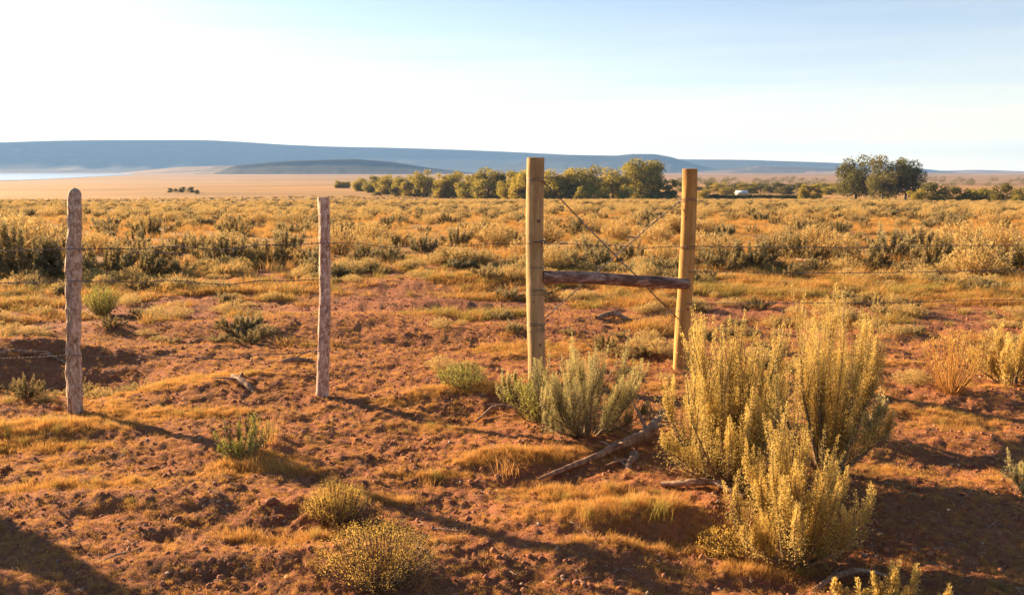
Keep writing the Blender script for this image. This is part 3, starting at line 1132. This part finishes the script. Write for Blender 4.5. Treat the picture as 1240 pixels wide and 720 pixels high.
front = lambda pp, z, dx=0: pp[1](z) + np.array([dx, -pp[2] - .004, 0])
for z0, z1, z2, lab, s in ((1.05, 1.065, 1.075, 'top barbed wire strand stapled to the gnarled post', .012),
                           (.86, .86, .83, 'middle barbed wire strand stapled to the gnarled post', .012),
                           (.40, .38, .34, 'lowest loose barbed wire strand stapled to the gnarled post', .03)):
    P = np.concatenate([sag(front(p0, z0), front(p1, z1), s, 14, .02, 3), sag(front(p1, z1), front(p2, z2), s, 20, .035, 7)[1:]])
    twisted(P, 'barbed_wire', lab, 'wire', seed=int(z0 * 100))
P = sag(front(p2, 1.075), front(p3, 1.045), .015, 20, .03, 11)
twisted(P, 'barbed_wire', 'single wire strand between the slim bark post and the thick peeled post', 'wire', r=.0012, off=.0014, barbs=.16, seed=5)
P = sag(front(p3, 1.05), front(p4, .98), .015, 20, .02, 21)
twisted(P, 'barbed_wire', 'upper wire strand crossing between the two peeled posts', 'wire', r=.0014, off=.0016, seed=6)
P = sag(front(p3, .42), front(p4, .50), .02, 20, .02, 23)
twisted(P, 'barbed_wire', 'lower wire strand crossing below the bark log', 'wire', r=.0010, off=.0012, seed=8)
for z0, z1, lab in ((.985, .985, 'top barbed wire strand running off the orange peeled post'),
                    (.79, .78, 'second barbed wire strand running off the orange peeled post'),
                    (.545, .545, 'lowest barbed wire strand running off the orange peeled post')):
    P = sag(front(p4, z0), front(p5, z1), .02, 30, .012, int(z0 * 31))
    twisted(P, 'barbed_wire', lab, 'wire', seed=int(z0 * 77), r=.0016, off=.0019)

# diagonal brace wires, twisted thick
P = sag(p3[1](1.475) + np.array([p3[2] * .75, -p3[2] * .7, 0]), p4[1](.42) + np.array([-p4[2] * .8, -p4[2] * .6 - .0, 0]), .004, 24, .01, 5)
P[:, 1] -= .075 * np.sin(np.linspace(0, 1, 24) * math.pi)
twisted(P, 'brace_wire', 'thick twisted brace wire running down from the tan post top to the orange post foot', 'wire', .0028, .0042, .09, None)
P = sag(p4[1](1.335) + np.array([-p4[2] * .75, p4[2] * .4, 0]), p3[1](.47) + np.array([p3[2] * .8, p3[2] * .5, 0]), .004, 24, .01, 6)
P[:, 1] += .07 * np.sin(np.linspace(0, 1, 24) * math.pi)
twisted(P, 'brace_wire', 'thick twisted brace wire running down from the orange post top to the tan post foot', 'wire', .0028, .0042, .09, None)
wrap(p3, 1.475, 2, 77, .004)

# ------------------------------------------------------------------ foreground shrubs
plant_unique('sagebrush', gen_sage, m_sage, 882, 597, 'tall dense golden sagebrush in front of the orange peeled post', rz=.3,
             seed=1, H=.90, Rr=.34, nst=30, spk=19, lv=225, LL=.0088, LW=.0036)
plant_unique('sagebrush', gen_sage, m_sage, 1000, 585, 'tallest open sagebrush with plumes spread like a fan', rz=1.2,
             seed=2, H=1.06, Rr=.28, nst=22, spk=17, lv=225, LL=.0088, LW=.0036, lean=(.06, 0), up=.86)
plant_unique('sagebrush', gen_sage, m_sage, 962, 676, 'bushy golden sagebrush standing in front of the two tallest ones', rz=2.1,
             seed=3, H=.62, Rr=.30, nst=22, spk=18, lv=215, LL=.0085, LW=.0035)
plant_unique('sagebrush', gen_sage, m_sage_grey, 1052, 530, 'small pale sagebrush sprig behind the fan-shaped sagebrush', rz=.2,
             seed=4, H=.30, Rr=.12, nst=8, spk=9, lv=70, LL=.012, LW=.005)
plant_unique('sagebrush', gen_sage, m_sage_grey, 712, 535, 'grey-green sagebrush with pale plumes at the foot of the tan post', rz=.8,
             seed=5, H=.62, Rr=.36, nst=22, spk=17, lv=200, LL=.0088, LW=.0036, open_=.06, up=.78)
plant_unique('rabbitbrush', gen_rabbit, m_weed, 652, 512, 'fresh yellow-green rabbitbrush between the tan post and grey sagebrush', rz=.1,
             seed=6, H=.34, Rr=.20, nst=120, lv=22, head=10, LL=.024)
plant_unique('sagebrush', gen_sage, m_sage_grey, 618, 488, 'thin pale sagebrush sprigs beside the tan post', rz=.5,
             seed=7, H=.25, Rr=.17, nst=10, spk=9, lv=60, LL=.012, LW=.005)
plant_unique('rabbitbrush', gen_rabbit, m_weed, 562, 476, 'low yellow-green rabbitbrush on the dirt bank near the tan post', rz=.5,
             seed=8, H=.19, Rr=.19, nst=110, lv=18, head=9, LL=.02)
plant_unique('sagebrush', gen_sage, m_sage, 1226, 468, 'pale sagebrush beside the bare golden stalks under the wires', rz=.5,
             seed=9, H=.50, Rr=.30, nst=18, spk=14, lv=80, LL=.014, LW=.006)
plant_unique('rabbitbrush', gen_rabbit, m_rabbit, 1150, 482, 'golden dry weed with bare branching stalks under the wires', 'weed', rz=.5, smat=m_grass,
             seed=10, H=.46, Rr=.24, nst=75, lv=9, head=14, LL=.02)
plant_unique('sagebrush', gen_sage, m_sage, 1078, 752, 'short spiky sagebrush close in front of the bushy golden one', rz=.5,
             seed=11, H=.24, Rr=.20, nst=14, spk=10, lv=60, LL=.012, LW=.0048)
plant_unique('sagebrush', gen_sage, m_weed, 292, 556, 'spindly green weed casting shadow beside the long post shadow', 'weed', rz=.5,
             seed=12, H=.30, Rr=.17, nst=15, spk=8, lv=40, LL=.010, LW=.003, up=.78, prad=.5)
plant_unique('rabbitbrush', gen_rabbit, m_rabbit, 408, 634, 'round golden rabbitbrush tuft beside the long post shadow', rz=.5,
             seed=13, H=.18, Rr=.15, nst=260, lv=18, head=16, LL=.012, LW=.0018, hs=.0045)
plant_unique('rabbitbrush', gen_rabbit, m_rabbit, 458, 712, 'straggly golden rabbitbrush with orange seed heads', rz=.5,
             seed=14, H=.22, Rr=.23, nst=190, lv=22, head=22, LL=.012, LW=.0019, hs=.0048)
plant_unique('rabbitbrush', gen_rabbit, m_weed, 124, 382, 'yellow-green weed with tall stalks just behind the gnarled post', 'weed', rz=.5,
             seed=15, H=.36, Rr=.20, nst=90, lv=22, head=8, LL=.03, LW=.006)
plant_unique('rabbitbrush', gen_rabbit, m_rabbit, 878, 662, 'low golden-green cushion under the bushy golden sagebrush', rz=.5,
             seed=16, H=.10, Rr=.12, nst=110, lv=14, head=4, LL=.016, LW=.003)
plant_unique('sagebrush', gen_sage, m_sage_grey, 1262, 610, 'pinkish dry sagebrush beside the shaded dirt', rz=.5,
             seed=17, H=.28, Rr=.22, nst=12, spk=10, lv=60, LL=.013, LW=.005)
# beyond the left edge of the view: the shrub whose shadow crosses the near dirt
x, y = -4.1, 4.0
(v, q, t), (sv, sq) = gen_sage(seed=31, H=1.35, Rr=.62, nst=36, spk=24, lv=70, LL=.042, LW=.024)
plant('sagebrush', mesh_np('foliage', v, q, m_sage_grey, t), mesh_np('stems', sv, sq, m_stem, None, True), m_sage_grey,
      (x, y, Z(x, y)), 0, 1.0, 'very large sagebrush whose shadow falls across the near dirt', 'shrub')

# ------------------------------------------------------------------ field shrubs
sageP, rabP = [], []
for q in range(5):
    (v, qd, t), (sv, sq) = gen_sage(seed=200 + q, H=.70, Rr=.50, nst=16, spk=11, lv=26, LL=.040, LW=.022, open_=.05, up=.75 + .02 * q)
    sageP.append((v, qd, t, sv, sq))
for q in range(3):
    (v, qd, t), (sv, sq) = gen_rabbit(seed=220 + q, H=.50, Rr=.45, nst=130, lv=12, LL=.055, LW=.014, head=7, hs=.03)
    rabP.append((v, qd, t, sv, sq))
field_kinds = []
for q, (v, qd, t, sv, sq) in enumerate(sageP):
    field_kinds.append((mesh_np('foliage', v, qd, m_field_shade if q == 4 else m_field, t), mesh_np('stems', sv, sq, m_stem, None, True), .70, .55))
for q, (v, qd, t, sv, sq) in enumerate(rabP):
    field_kinds.append((mesh_np('foliage', v, qd, m_field_gold, t), mesh_np('stems', sv, sq, m_grass, None, True), .50, .45))
NS = 5

LAB_S = 'grey-olive sagebrush in the open field behind the edge row'
LAB_D = 'dark shade-toned sagebrush in the open field behind the edge row'
LAB_R = 'golden rabbitbrush mound in the open field behind the edge row'
src = {}
placed = []


def field_plant(kind, x, y, hh, ww, label=None):
    fol, stm, h0, r0 = field_kinds[kind]
    if label is None:
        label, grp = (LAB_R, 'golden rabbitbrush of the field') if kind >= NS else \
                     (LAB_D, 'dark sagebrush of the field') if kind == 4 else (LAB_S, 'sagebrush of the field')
    else:
        grp = label
    o, f, s = plant('rabbitbrush' if kind >= NS else 'sagebrush', fol, stm, None, (x, y, Z(x, y) - .03), rng.uniform(0, 6.28),
                    (ww / 2 / r0, ww / 2 / r0, hh / h0), label, 'shrub', grp)
    src.setdefault(kind, f)
    placed.append((x, y, ww / 2))


# the front row of the field, placed one by one: px, py, height px, width px, kind
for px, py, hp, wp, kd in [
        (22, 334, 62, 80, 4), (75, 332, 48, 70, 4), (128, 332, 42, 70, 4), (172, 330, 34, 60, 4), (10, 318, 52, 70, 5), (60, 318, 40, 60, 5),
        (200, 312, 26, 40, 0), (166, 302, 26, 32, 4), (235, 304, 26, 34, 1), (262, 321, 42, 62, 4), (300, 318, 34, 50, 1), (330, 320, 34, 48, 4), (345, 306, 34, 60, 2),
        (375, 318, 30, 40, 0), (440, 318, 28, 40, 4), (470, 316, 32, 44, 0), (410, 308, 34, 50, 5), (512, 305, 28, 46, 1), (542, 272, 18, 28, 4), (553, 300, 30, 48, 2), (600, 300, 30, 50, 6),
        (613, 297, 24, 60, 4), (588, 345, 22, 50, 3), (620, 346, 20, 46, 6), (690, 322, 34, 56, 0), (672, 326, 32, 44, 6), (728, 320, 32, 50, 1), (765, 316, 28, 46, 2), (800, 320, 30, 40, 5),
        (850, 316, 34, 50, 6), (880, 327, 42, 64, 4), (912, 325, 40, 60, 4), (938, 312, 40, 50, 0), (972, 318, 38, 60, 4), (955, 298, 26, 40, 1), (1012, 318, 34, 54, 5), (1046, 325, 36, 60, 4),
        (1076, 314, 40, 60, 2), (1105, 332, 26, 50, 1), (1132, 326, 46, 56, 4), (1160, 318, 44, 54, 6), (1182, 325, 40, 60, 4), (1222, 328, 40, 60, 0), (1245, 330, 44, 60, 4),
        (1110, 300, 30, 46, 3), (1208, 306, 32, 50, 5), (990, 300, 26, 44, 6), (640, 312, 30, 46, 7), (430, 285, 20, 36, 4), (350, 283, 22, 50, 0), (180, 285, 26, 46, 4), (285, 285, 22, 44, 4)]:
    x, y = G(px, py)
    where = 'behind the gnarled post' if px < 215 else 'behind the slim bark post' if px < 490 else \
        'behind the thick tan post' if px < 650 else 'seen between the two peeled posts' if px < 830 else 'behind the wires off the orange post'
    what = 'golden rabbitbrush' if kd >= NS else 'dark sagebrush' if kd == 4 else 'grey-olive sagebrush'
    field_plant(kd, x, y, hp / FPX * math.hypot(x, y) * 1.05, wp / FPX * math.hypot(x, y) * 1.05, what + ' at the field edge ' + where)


def wedge(n, r0, r1, pw=1.0, half=46):
    r = np.sqrt(rng.uniform(0, 1, n) ** pw * (r1 * r1 - r0 * r0) + r0 * r0)
    a = rng.uniform(-half, half, n) * math.pi / 180
    return r * np.sin(a), r * np.cos(a)


# candidates over the whole field, nearest first; the nearest become single plants
xs, ys = wedge(52000, 13.6, 330)
dens = .52 + .42 * fbm(xs / 7, ys / 7, 91, 3)
keep = rng.uniform(0, 1, len(xs)) < np.clip(dens, .12, 1)
# the open far end at the left is grass
keep &= ~((np.hypot(xs, ys) > 120) & (xs / ys < -.18 - .12 * np.sin(ys / 60)) & (rng.uniform(0, 1, len(xs)) < .75))
xs, ys = xs[keep], ys[keep]
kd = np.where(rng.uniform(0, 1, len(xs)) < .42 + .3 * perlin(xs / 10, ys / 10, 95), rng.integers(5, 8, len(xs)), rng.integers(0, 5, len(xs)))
hh = rng.uniform(.26, .62, len(xs)) * (1 + .35 * perlin(xs / 5, ys / 5, 97))
ww = hh * rng.uniform(1.3, 2.1, len(xs))
order = np.argsort(ys)
xs, ys, kd, hh, ww = xs[order], ys[order], kd[order], hh[order], ww[order]
cnt, rest = {0: 0, 1: 0}, []
pl = np.array(placed)
for q in range(len(xs)):
    x, y = xs[q], ys[q]
    if y < 40 and len(pl) and np.min(np.hypot(pl[:, 0] - x, pl[:, 1] - y) - pl[:, 2] * .8) < ww[q] * .2:
        continue
    isr = int(kd[q] >= NS)
    if cnt[isr] < (130 if isr else 170) and abs(x / y) < .70:
        cnt[isr] += 1
        field_plant(int(kd[q]), float(x), float(y), float(hh[q]), float(ww[q]))
        if q % 8 == 0:
            pl = np.array(placed)
    else:
        rest.append(q)
rest = np.array(rest)


def scatter(name, X, Y, rot, scl, var, sources, label, cat, zoff=0.0, zf=h_mid):
    n = len(X)
    me = bpy.data.meshes.new(name)
    me.vertices.add(n)
    P = np.stack([X, Y, zf(X, Y) + zoff], -1).astype(np.float32)
    me.vertices.foreach_set('co', P.ravel())
    for an, ty, dat in (('rot', 'FLOAT_VECTOR', rot), ('scl', 'FLOAT_VECTOR', scl), ('var', 'INT', var)):
        a = me.attributes.new(an, ty, 'POINT')
        a.data.foreach_set('vector' if ty == 'FLOAT_VECTOR' else 'value', np.asarray(dat, np.int32 if ty == 'INT' else np.float32).ravel())
    o = obj(name, me)
    ng = bpy.data.node_groups.new(name, 'GeometryNodeTree')
    ng.interface.new_socket('Geometry', in_out='INPUT', socket_type='NodeSocketGeometry')
    ng.interface.new_socket('Geometry', in_out='OUTPUT', socket_type='NodeSocketGeometry')
    N, L = ng.nodes, ng.links
    gi, go = N.new('NodeGroupInput'), N.new('NodeGroupOutput')
    m2p = N.new('GeometryNodeMeshToPoints')
    L.new(gi.outputs[0], m2p.inputs['Mesh'])

    def na(nm, ty):
        a = N.new('GeometryNodeInputNamedAttribute')
        a.data_type = ty
        a.inputs['Name'].default_value = nm
        return a.outputs['Attribute']
    rot_n = N.new('FunctionNodeEulerToRotation')
    L.new(na('rot', 'FLOAT_VECTOR'), rot_n.inputs[0])
    sc_n, va_n = na('scl', 'FLOAT_VECTOR'), na('var', 'INT')
    jn = N.new('GeometryNodeJoinGeometry')
    for q, s in enumerate(sources):
        oi = N.new('GeometryNodeObjectInfo')
        oi.transform_space = 'ORIGINAL'
        oi.inputs['Object'].default_value = s
        oi.inputs['As Instance'].default_value = True
        cp = N.new('FunctionNodeCompare')
        cp.data_type = 'INT'
        cp.operation = 'EQUAL'
        L.new(va_n, cp.inputs[2])
        cp.inputs[3].default_value = q
        ip = N.new('GeometryNodeInstanceOnPoints')
        L.new(m2p.outputs[0], ip.inputs['Points'])
        L.new(cp.outputs[0], ip.inputs['Selection'])
        L.new(oi.outputs['Geometry'], ip.inputs['Instance'])
        L.new(rot_n.outputs[0], ip.inputs['Rotation'])
        L.new(sc_n, ip.inputs['Scale'])
        L.new(ip.outputs[0], jn.inputs[0])
    L.new(jn.outputs[0], go.inputs[0])
    md = o.modifiers.new('scatter', 'NODES')
    md.node_group = ng
    tag(o, label, cat, None, 'stuff')
    return o


h0 = np.array([f[2] for f in field_kinds])
r0 = np.array([f[3] for f in field_kinds])
kr = kd[rest]
far = 1 + .25 * smooth(60, 250, ys[rest])
scl = np.stack([ww[rest] / 2 / r0[kr] * far, ww[rest] / 2 / r0[kr] * far, hh[rest] / h0[kr] * far], -1)
rot = np.zeros((len(rest), 3))
rot[:, 2] = rng.uniform(0, 6.28, len(rest))
scatter('sagebrush_field', xs[rest], ys[rest], rot, scl, kr, [src[q] for q in range(8)],
        'wide expanse of distant sagebrush and rabbitbrush stretching to the trees', 'brush')

# ------------------------------------------------------------------ grass
tufts = []
for q, (H, Rr, nb, w, lean, mt, px, py, lab) in enumerate([
        (.075, .05, 60, .0022, .7, m_grass, 770, 622, 'short golden grass tuft on the straw mound near the dead root'),
        (.11, .06, 60, .0025, .8, m_grass, 612, 575, 'golden grass tuft beside the pale end of the dead root'),
        (.16, .06, 46, .0030, .6, m_grass, 330, 545, 'taller dry grass tuft beside the spindly green weed'),
        (.11, .06, 90, .0024, .9, m_grassg, 800, 640, 'small green grass tuft at the end of the straw mound'),
        (.045, .07, 70, .0022, 1.0, m_grass, 520, 580, 'flattened straw tuft beside the long post shadow')]):
    v, qd, t = gen_tuft(300 + q, H, Rr, nb, w, lean)
    x, y = G(px, py)
    o = obj('grass_tuft', mesh_np('grass_tuft', v, qd, mt, t), None, (x, y, float(h_full(np.array(x), np.array(y)))))
    tag(o, lab, 'grass')
    tufts.append(o)


def scat_on(n, r0, r1, thr, gain, half=40, pw=1.0):
    X, Y = wedge(n, r0, r1, pw, half)
    S = straw(X, Y)
    k_ = rng.uniform(0, 1, n) < np.clip((S - thr) * gain, 0, 1)
    return X[k_], Y[k_], S[k_]


X, Y, S = scat_on(150000, 1.3, 7.5, .10, .9)
n = len(X)
rot = np.stack([rng.normal(0, .15, n), rng.normal(0, .15, n), rng.uniform(0, 6.28, n)], -1)
s = rng.uniform(.25, .62, n) * (.5 + .6 * S)
var = rng.choice(5, n, p=[.46, .08, .01, .02, .43])
near_grass = scatter('short_grass', X, Y, rot, np.stack([s, s, s], -1), var, tufts, 'short golden dry grass over the near red dirt', 'grass', -.004, h_full)
X, Y = wedge(52000, 1.3, 9.0, 1.3, 42)
n = len(X)
rot = np.stack([rng.normal(0, .5, n), rng.normal(0, .5, n), rng.uniform(0, 6.28, n)], -1)
s = rng.uniform(.10, .34, n)
scatter('straw_litter', X, Y, rot, np.stack([s * 1.3, s * 1.3, s * .8], -1), rng.choice([0, 4], n), tufts,
        'thin broken straw scattered over the open red dirt', 'straw', -.001, h_full)
X, Y, S = scat_on(70000, 7.0, 15.5, .20, .9)
k_ = rng.uniform(0, 1, len(X)) < np.clip(.45 + 1.5 * fbm(X / .9, Y / .6, 131, 3), .05, 1)
X, Y, S = X[k_], Y[k_], S[k_]
n = len(X)
rot = np.stack([rng.normal(0, .12, n), rng.normal(0, .12, n), rng.uniform(0, 6.28, n)], -1)
s = rng.uniform(.3, .8, n) * (.55 + .7 * S)
gr = smooth(.1, .5, perlin(X / 1.6, Y / 1.6, 101))
var = np.where(rng.uniform(0, 1, n) < .12 + .35 * gr, 3, rng.choice(3, n, p=[.5, .4, .1]))
scatter('field_grass', X, Y, rot, np.stack([s * 2.2, s * 2.2, s], -1), var, tufts, 'tufted golden grass between the fence and the sagebrush field', 'grass', -.004, h_full)
X, Y = wedge(34000, 13, 60)
k_ = fbm(X / 2.2, Y / 2.2, 135, 3) > -.05
X, Y = X[k_], Y[k_]
n = len(X)
rot = np.zeros((n, 3))
rot[:, 2] = rng.uniform(0, 6.28, n)
s = rng.uniform(.7, 1.6, n)
scatter('tall_grass', X, Y, rot, np.stack([s * 1.6, s * 1.6, s], -1), rng.choice([1, 2, 3], n, p=[.45, .43, .12]), tufts,
        'dry golden grass growing between the field sagebrush', 'grass', -.01)

# low leafy clumps between fence and field (low sage and weeds hugging the dirt)
clX, clY = [], []
X, Y = wedge(4600, 6.0, 14.5, .9, 42)
k_ = (fbm(X / 1.4, Y / .8, 111, 3) - .5 * np.exp(-((X + 1.0) / 1.5) ** 2) * (1 - smooth(11, 13, Y)) > .08) & (rng.uniform(0, 1, len(X)) < .45)
X, Y = X[k_], Y[k_]
n = len(X)
rot = np.zeros((n, 3))
rot[:, 2] = rng.uniform(0, 6.28, n)
s = rng.uniform(.12, .34, n) * (1 + .6 * smooth(9, 13, Y))
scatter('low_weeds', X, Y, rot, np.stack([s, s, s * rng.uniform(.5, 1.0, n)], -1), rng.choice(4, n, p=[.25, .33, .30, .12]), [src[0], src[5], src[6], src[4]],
        'low scrubby weeds dotting the dirt beyond the posts', 'weeds', -.01, h_full)


# ------------------------------------------------------------------ dead wood
def branch(px_pts, rad, label, seed, lift=0.0, twigs=3, mat=None):
    rg = np.random.default_rng(seed)
    P = []
    for q, (px, py, up_) in enumerate(px_pts):
        x, y = G(px, py)
        P.append((x, y, Z(x, y) + up_))
    P = np.array(P)
    cum = np.concatenate([[0], np.linalg.norm(np.diff(P, axis=0), axis=1).cumsum()])
    m = max(8, int(cum[-1] / .02))
    s = np.linspace(0, cum[-1], m)
    C = np.stack([np.interp(s, cum, P[:, c]) for c in range(3)], -1)
    for c in range(3):
        C[2:-2, c] = np.convolve(C[:, c], np.ones(5) / 5, 'same')[2:-2]
    C += np.stack([perlin(s * 9, s * 0 + q, seed + q) for q in range(3)], -1) * rad[0] * .5
    rr_ = np.interp(s, np.linspace(0, cum[-1], len(rad)), rad) * (1 + .25 * perlin(s * 22, s * 0, seed + 9))
    tb = Tubes()
    tb.add(C, rr_, 9)
    for q in range(twigs):
        k_ = int(rg.uniform(.15, .9) * m)
        dv = np.array([rg.normal(0, 1), rg.normal(0, .6), rg.uniform(0, .6)])
        dv /= np.linalg.norm(dv)
        L = rg.uniform(4, 9) * rr_[k_]
        tb.add([C[k_], C[k_] + dv * L * .5, C[k_] + dv * L + np.array([0, 0, -.02])], [rr_[k_] * .45, rr_[k_] * .3, rr_[k_] * .1], 5)
    v, q = tb.out()
    o0 = C[0].copy()
    o = obj('dead_branch', mesh_np('dead_branch', v - o0, q, mat or m_dead, None, True), None, o0)
    tag(o, label, 'branch')


branch([(652, 582, .01), (690, 573, .02), (725, 565, .025), (752, 556, .04), (772, 552, .05), (790, 545, .08), (802, 530, .13)],
       [.008, .014, .018, .024, .034, .030, .02], 'thick dead root lying between the grey and golden sagebrush', 1, twigs=5)
branch([(768, 560, .0), (764, 570, .02), (762, 580, -.01)], [.03, .022, .012], 'broken root stub hanging at the middle of the dead root', 2, twigs=2)
branch([(728, 525, .02), (738, 510, .06), (745, 497, .10)], [.008, .012, .009], 'short bleached stick standing in the grey sagebrush', 3, twigs=1)
branch([(800, 600, .02), (835, 606, .03), (862, 606, .03), (900, 622, .01)], [.012, .018, .016, .010], 'dead branch emerging from under the tall dense golden sagebrush', 4, twigs=4)
branch([(-10, 441, .015), (30, 436, .02), (60, 435, .02), (84, 440, .01)], [.02, .016, .012, .008], 'dead branch lying over the dark hollow', 5, twigs=4)
branch([(10, 462, .01), (50, 455, .015), (82, 449, .015)], [.010, .010, .006], 'thin dead stick lying inside the dark hollow', 6, twigs=3)
branch([(30, 428, .015), (75, 416, .015)], [.010, .006], 'thin forked stick on the rim of the dark hollow', 16, twigs=2)
branch([(342, 443, .01), (358, 441, .03), (383, 441, .01)], [.016, .022, .010], 'short knobbly driftwood piece beside the slim bark post', 7, twigs=3)
branch([(282, 466, .02), (296, 474, .03), (310, 480, .0)], [.02, .024, .012], 'small stump of dead wood near the slim bark post', 8, twigs=3)
branch([(524, 643, .01), (545, 646, .012), (568, 647, .005)], [.005, .006, .003], 'small pale stick lying across the long post shadow', 9, twigs=1)
branch([(690, 642, .01), (720, 655, .012)], [.004, .003], 'short dark stick on the near straw', 10, twigs=2)
branch([(280, 408, .01), (305, 405, .03), (325, 407, .01)], [.018, .024, .012], 'dark weathered log lump in the open dirt behind the posts', 11, twigs=2)
branch([(120, 325, .05), (165, 320, .22), (205, 316, .16), (222, 315, .1)], [.03, .025, .018, .012], 'grey fallen branch across the dark field sagebrush', 12, twigs=6)
branch([(955, 318, .05), (985, 322, .10), (1010, 323, .06)], [.02, .018, .01], 'pale fallen branch among the dark sagebrush under the top wire', 13, twigs=3)
branch([(722, 392, .01), (742, 389, .05), (765, 392, .01)], [.02, .03, .012], 'pale wood chunk on the dirt between the peeled posts', 14, twigs=1)
branch([(985, 708, .01), (1020, 698, .05), (1045, 694, .03), (1075, 700, .02)], [.010, .012, .010, .006], 'dead branch in the shade under the bushy golden sagebrush', 15, twigs=5)
branch([(630, 500, .02), (600, 498, .05), (575, 506, .02)], [.010, .012, .006], 'dark root end poking out of the dirt bank', 17, twigs=5)

# ------------------------------------------------------------------ clods, chips, twigs
def clod(seed, flat=.7):
    rg = np.random.default_rng(seed)
    n, m = 5, 7
    V = []
    for a in range(n):
        ph = math.pi * (a + .5) / n
        for b in range(m):
            t = 2 * math.pi * b / m
            r = rg.uniform(.72, 1.2)
            V.append((r * math.sin(ph) * math.cos(t), r * math.sin(ph) * math.sin(t), r * flat * math.cos(ph)))
    Q = [(a * m + b, (a + 1) * m + b, (a + 1) * m + (b + 1) % m, a * m + (b + 1) % m) for a in range(n - 1) for b in range(m)]
    V += [(0, 0, flat), (0, 0, -flat)]
    Q += [(b, (b + 1) % m, (b + 2) % m, n * m) for b in range(0, m, 2)]
    return np.array(V), np.array(Q)


k = M('clod_earth')
c = k.mix(k.rand(), (.21, .075, .038), (.36, .15, .08))
c = k.mix(.7, c, k.ramp(k.noise(k.coord(), 3, 4), (.3, .6), (.7, 1.3)), 'MULTIPLY')
m_clod = k.done(c, .95)
k = M('bleached_chip')
m_chip = k.done(k.mix(k.rand(), (.24, .15, .09), (.52, .40, .28)), .9)
srcs = []
for q, (px, py, sz, lab) in enumerate([(215, 640, .028, 'reddish dirt clod in the near open dirt'), (560, 560, .024, 'rough dirt clod near the dead root'),
                                       (330, 620, .030, 'lumpy dirt clod near the golden rabbitbrush tuft')]):
    v, qd = clod(400 + q)
    x, y = G(px, py)
    o = obj('dirt_clod', mesh_np('dirt_clod', v, qd, m_clod), None, (x, y, float(h_full(np.array(x), np.array(y)))), (0, 0, q), (sz,) * 3)
    tag(o, lab, 'clod')
    srcs.append(o)
v, qd = clod(410, .35)
x, y = G(100, 585)
o = obj('wood_chip', mesh_np('wood_chip', v * np.array([1, .5, 1]), qd, m_chip), None, (x, y, float(h_full(np.array(x), np.array(y))) + .004), (0, .2, 1), (.022,) * 3)
tag(o, 'small bleached wood chip on the near dirt', 'chip')
srcs.append(o)
tb = Tubes()
tb.add([(-1, 0, 0), (-.3, .12, .06), (.4, -.05, .05), (1, .15, 0)], [.035, .045, .04, .02], 5)
tb.add([(.1, 0, .05), (.4, .35, .15), (.7, .5, .1)], [.03, .025, .01], 4)
v, qd = tb.out()
x, y = G(150, 680)
o = obj('twig', mesh_np('twig', v, qd, m_chip, None, True), None, (x, y, float(h_full(np.array(x), np.array(y))) + .006), (0, 0, .8), (.09,) * 3)
tag(o, 'forked dry twig lying in the big shrub shadow', 'twig')
srcs.append(o)
X, Y = wedge(150000, 1.3, 12, 1.35, 42)
n = len(X)
cl = perlin(X / .5, Y / .4, 121)
k_ = rng.uniform(0, 1, n) < .45 + .6 * cl
X, Y = X[k_], Y[k_]
n = len(X)
var = rng.choice(5, n, p=[.24, .24, .24, .10, .18])
s = .0025 + .0135 * rng.uniform(0, 1, n) ** 6
s = np.where(var == 4, rng.uniform(.008, .03, n), np.where(var == 3, s * 1.1, s))
rot = np.stack([rng.normal(0, .4, n), rng.normal(0, .4, n), rng.uniform(0, 6.28, n)], -1)
rot[var == 4, :2] *= .3
scatter('dirt_litter', X, Y, rot, np.stack([s, s, s], -1), var, srcs, 'dirt clods, chips and twigs strewn over the red dirt', 'litter', .002, h_full)

# ------------------------------------------------------------------ haze
V, Q = box(-9800, 9800, -9800, 9800, FLOOR - 12, 300)
k = M('haze_air')
pv = k.n('VolumePrincipled')
pv.inputs['Color'].default_value = (.27, .52, 1.0, 1)
pv.inputs['Density'].default_value = 9.6e-5
pv.inputs['Anisotropy'].default_value = 0.1
k.t.links.new(pv.outputs[0], k.o.inputs['Volume'])
o = obj('haze', mesh_np('haze', V, Q, k.m))
tag(o, 'thin blue evening haze filling the valley air', 'haze', None, 'stuff')
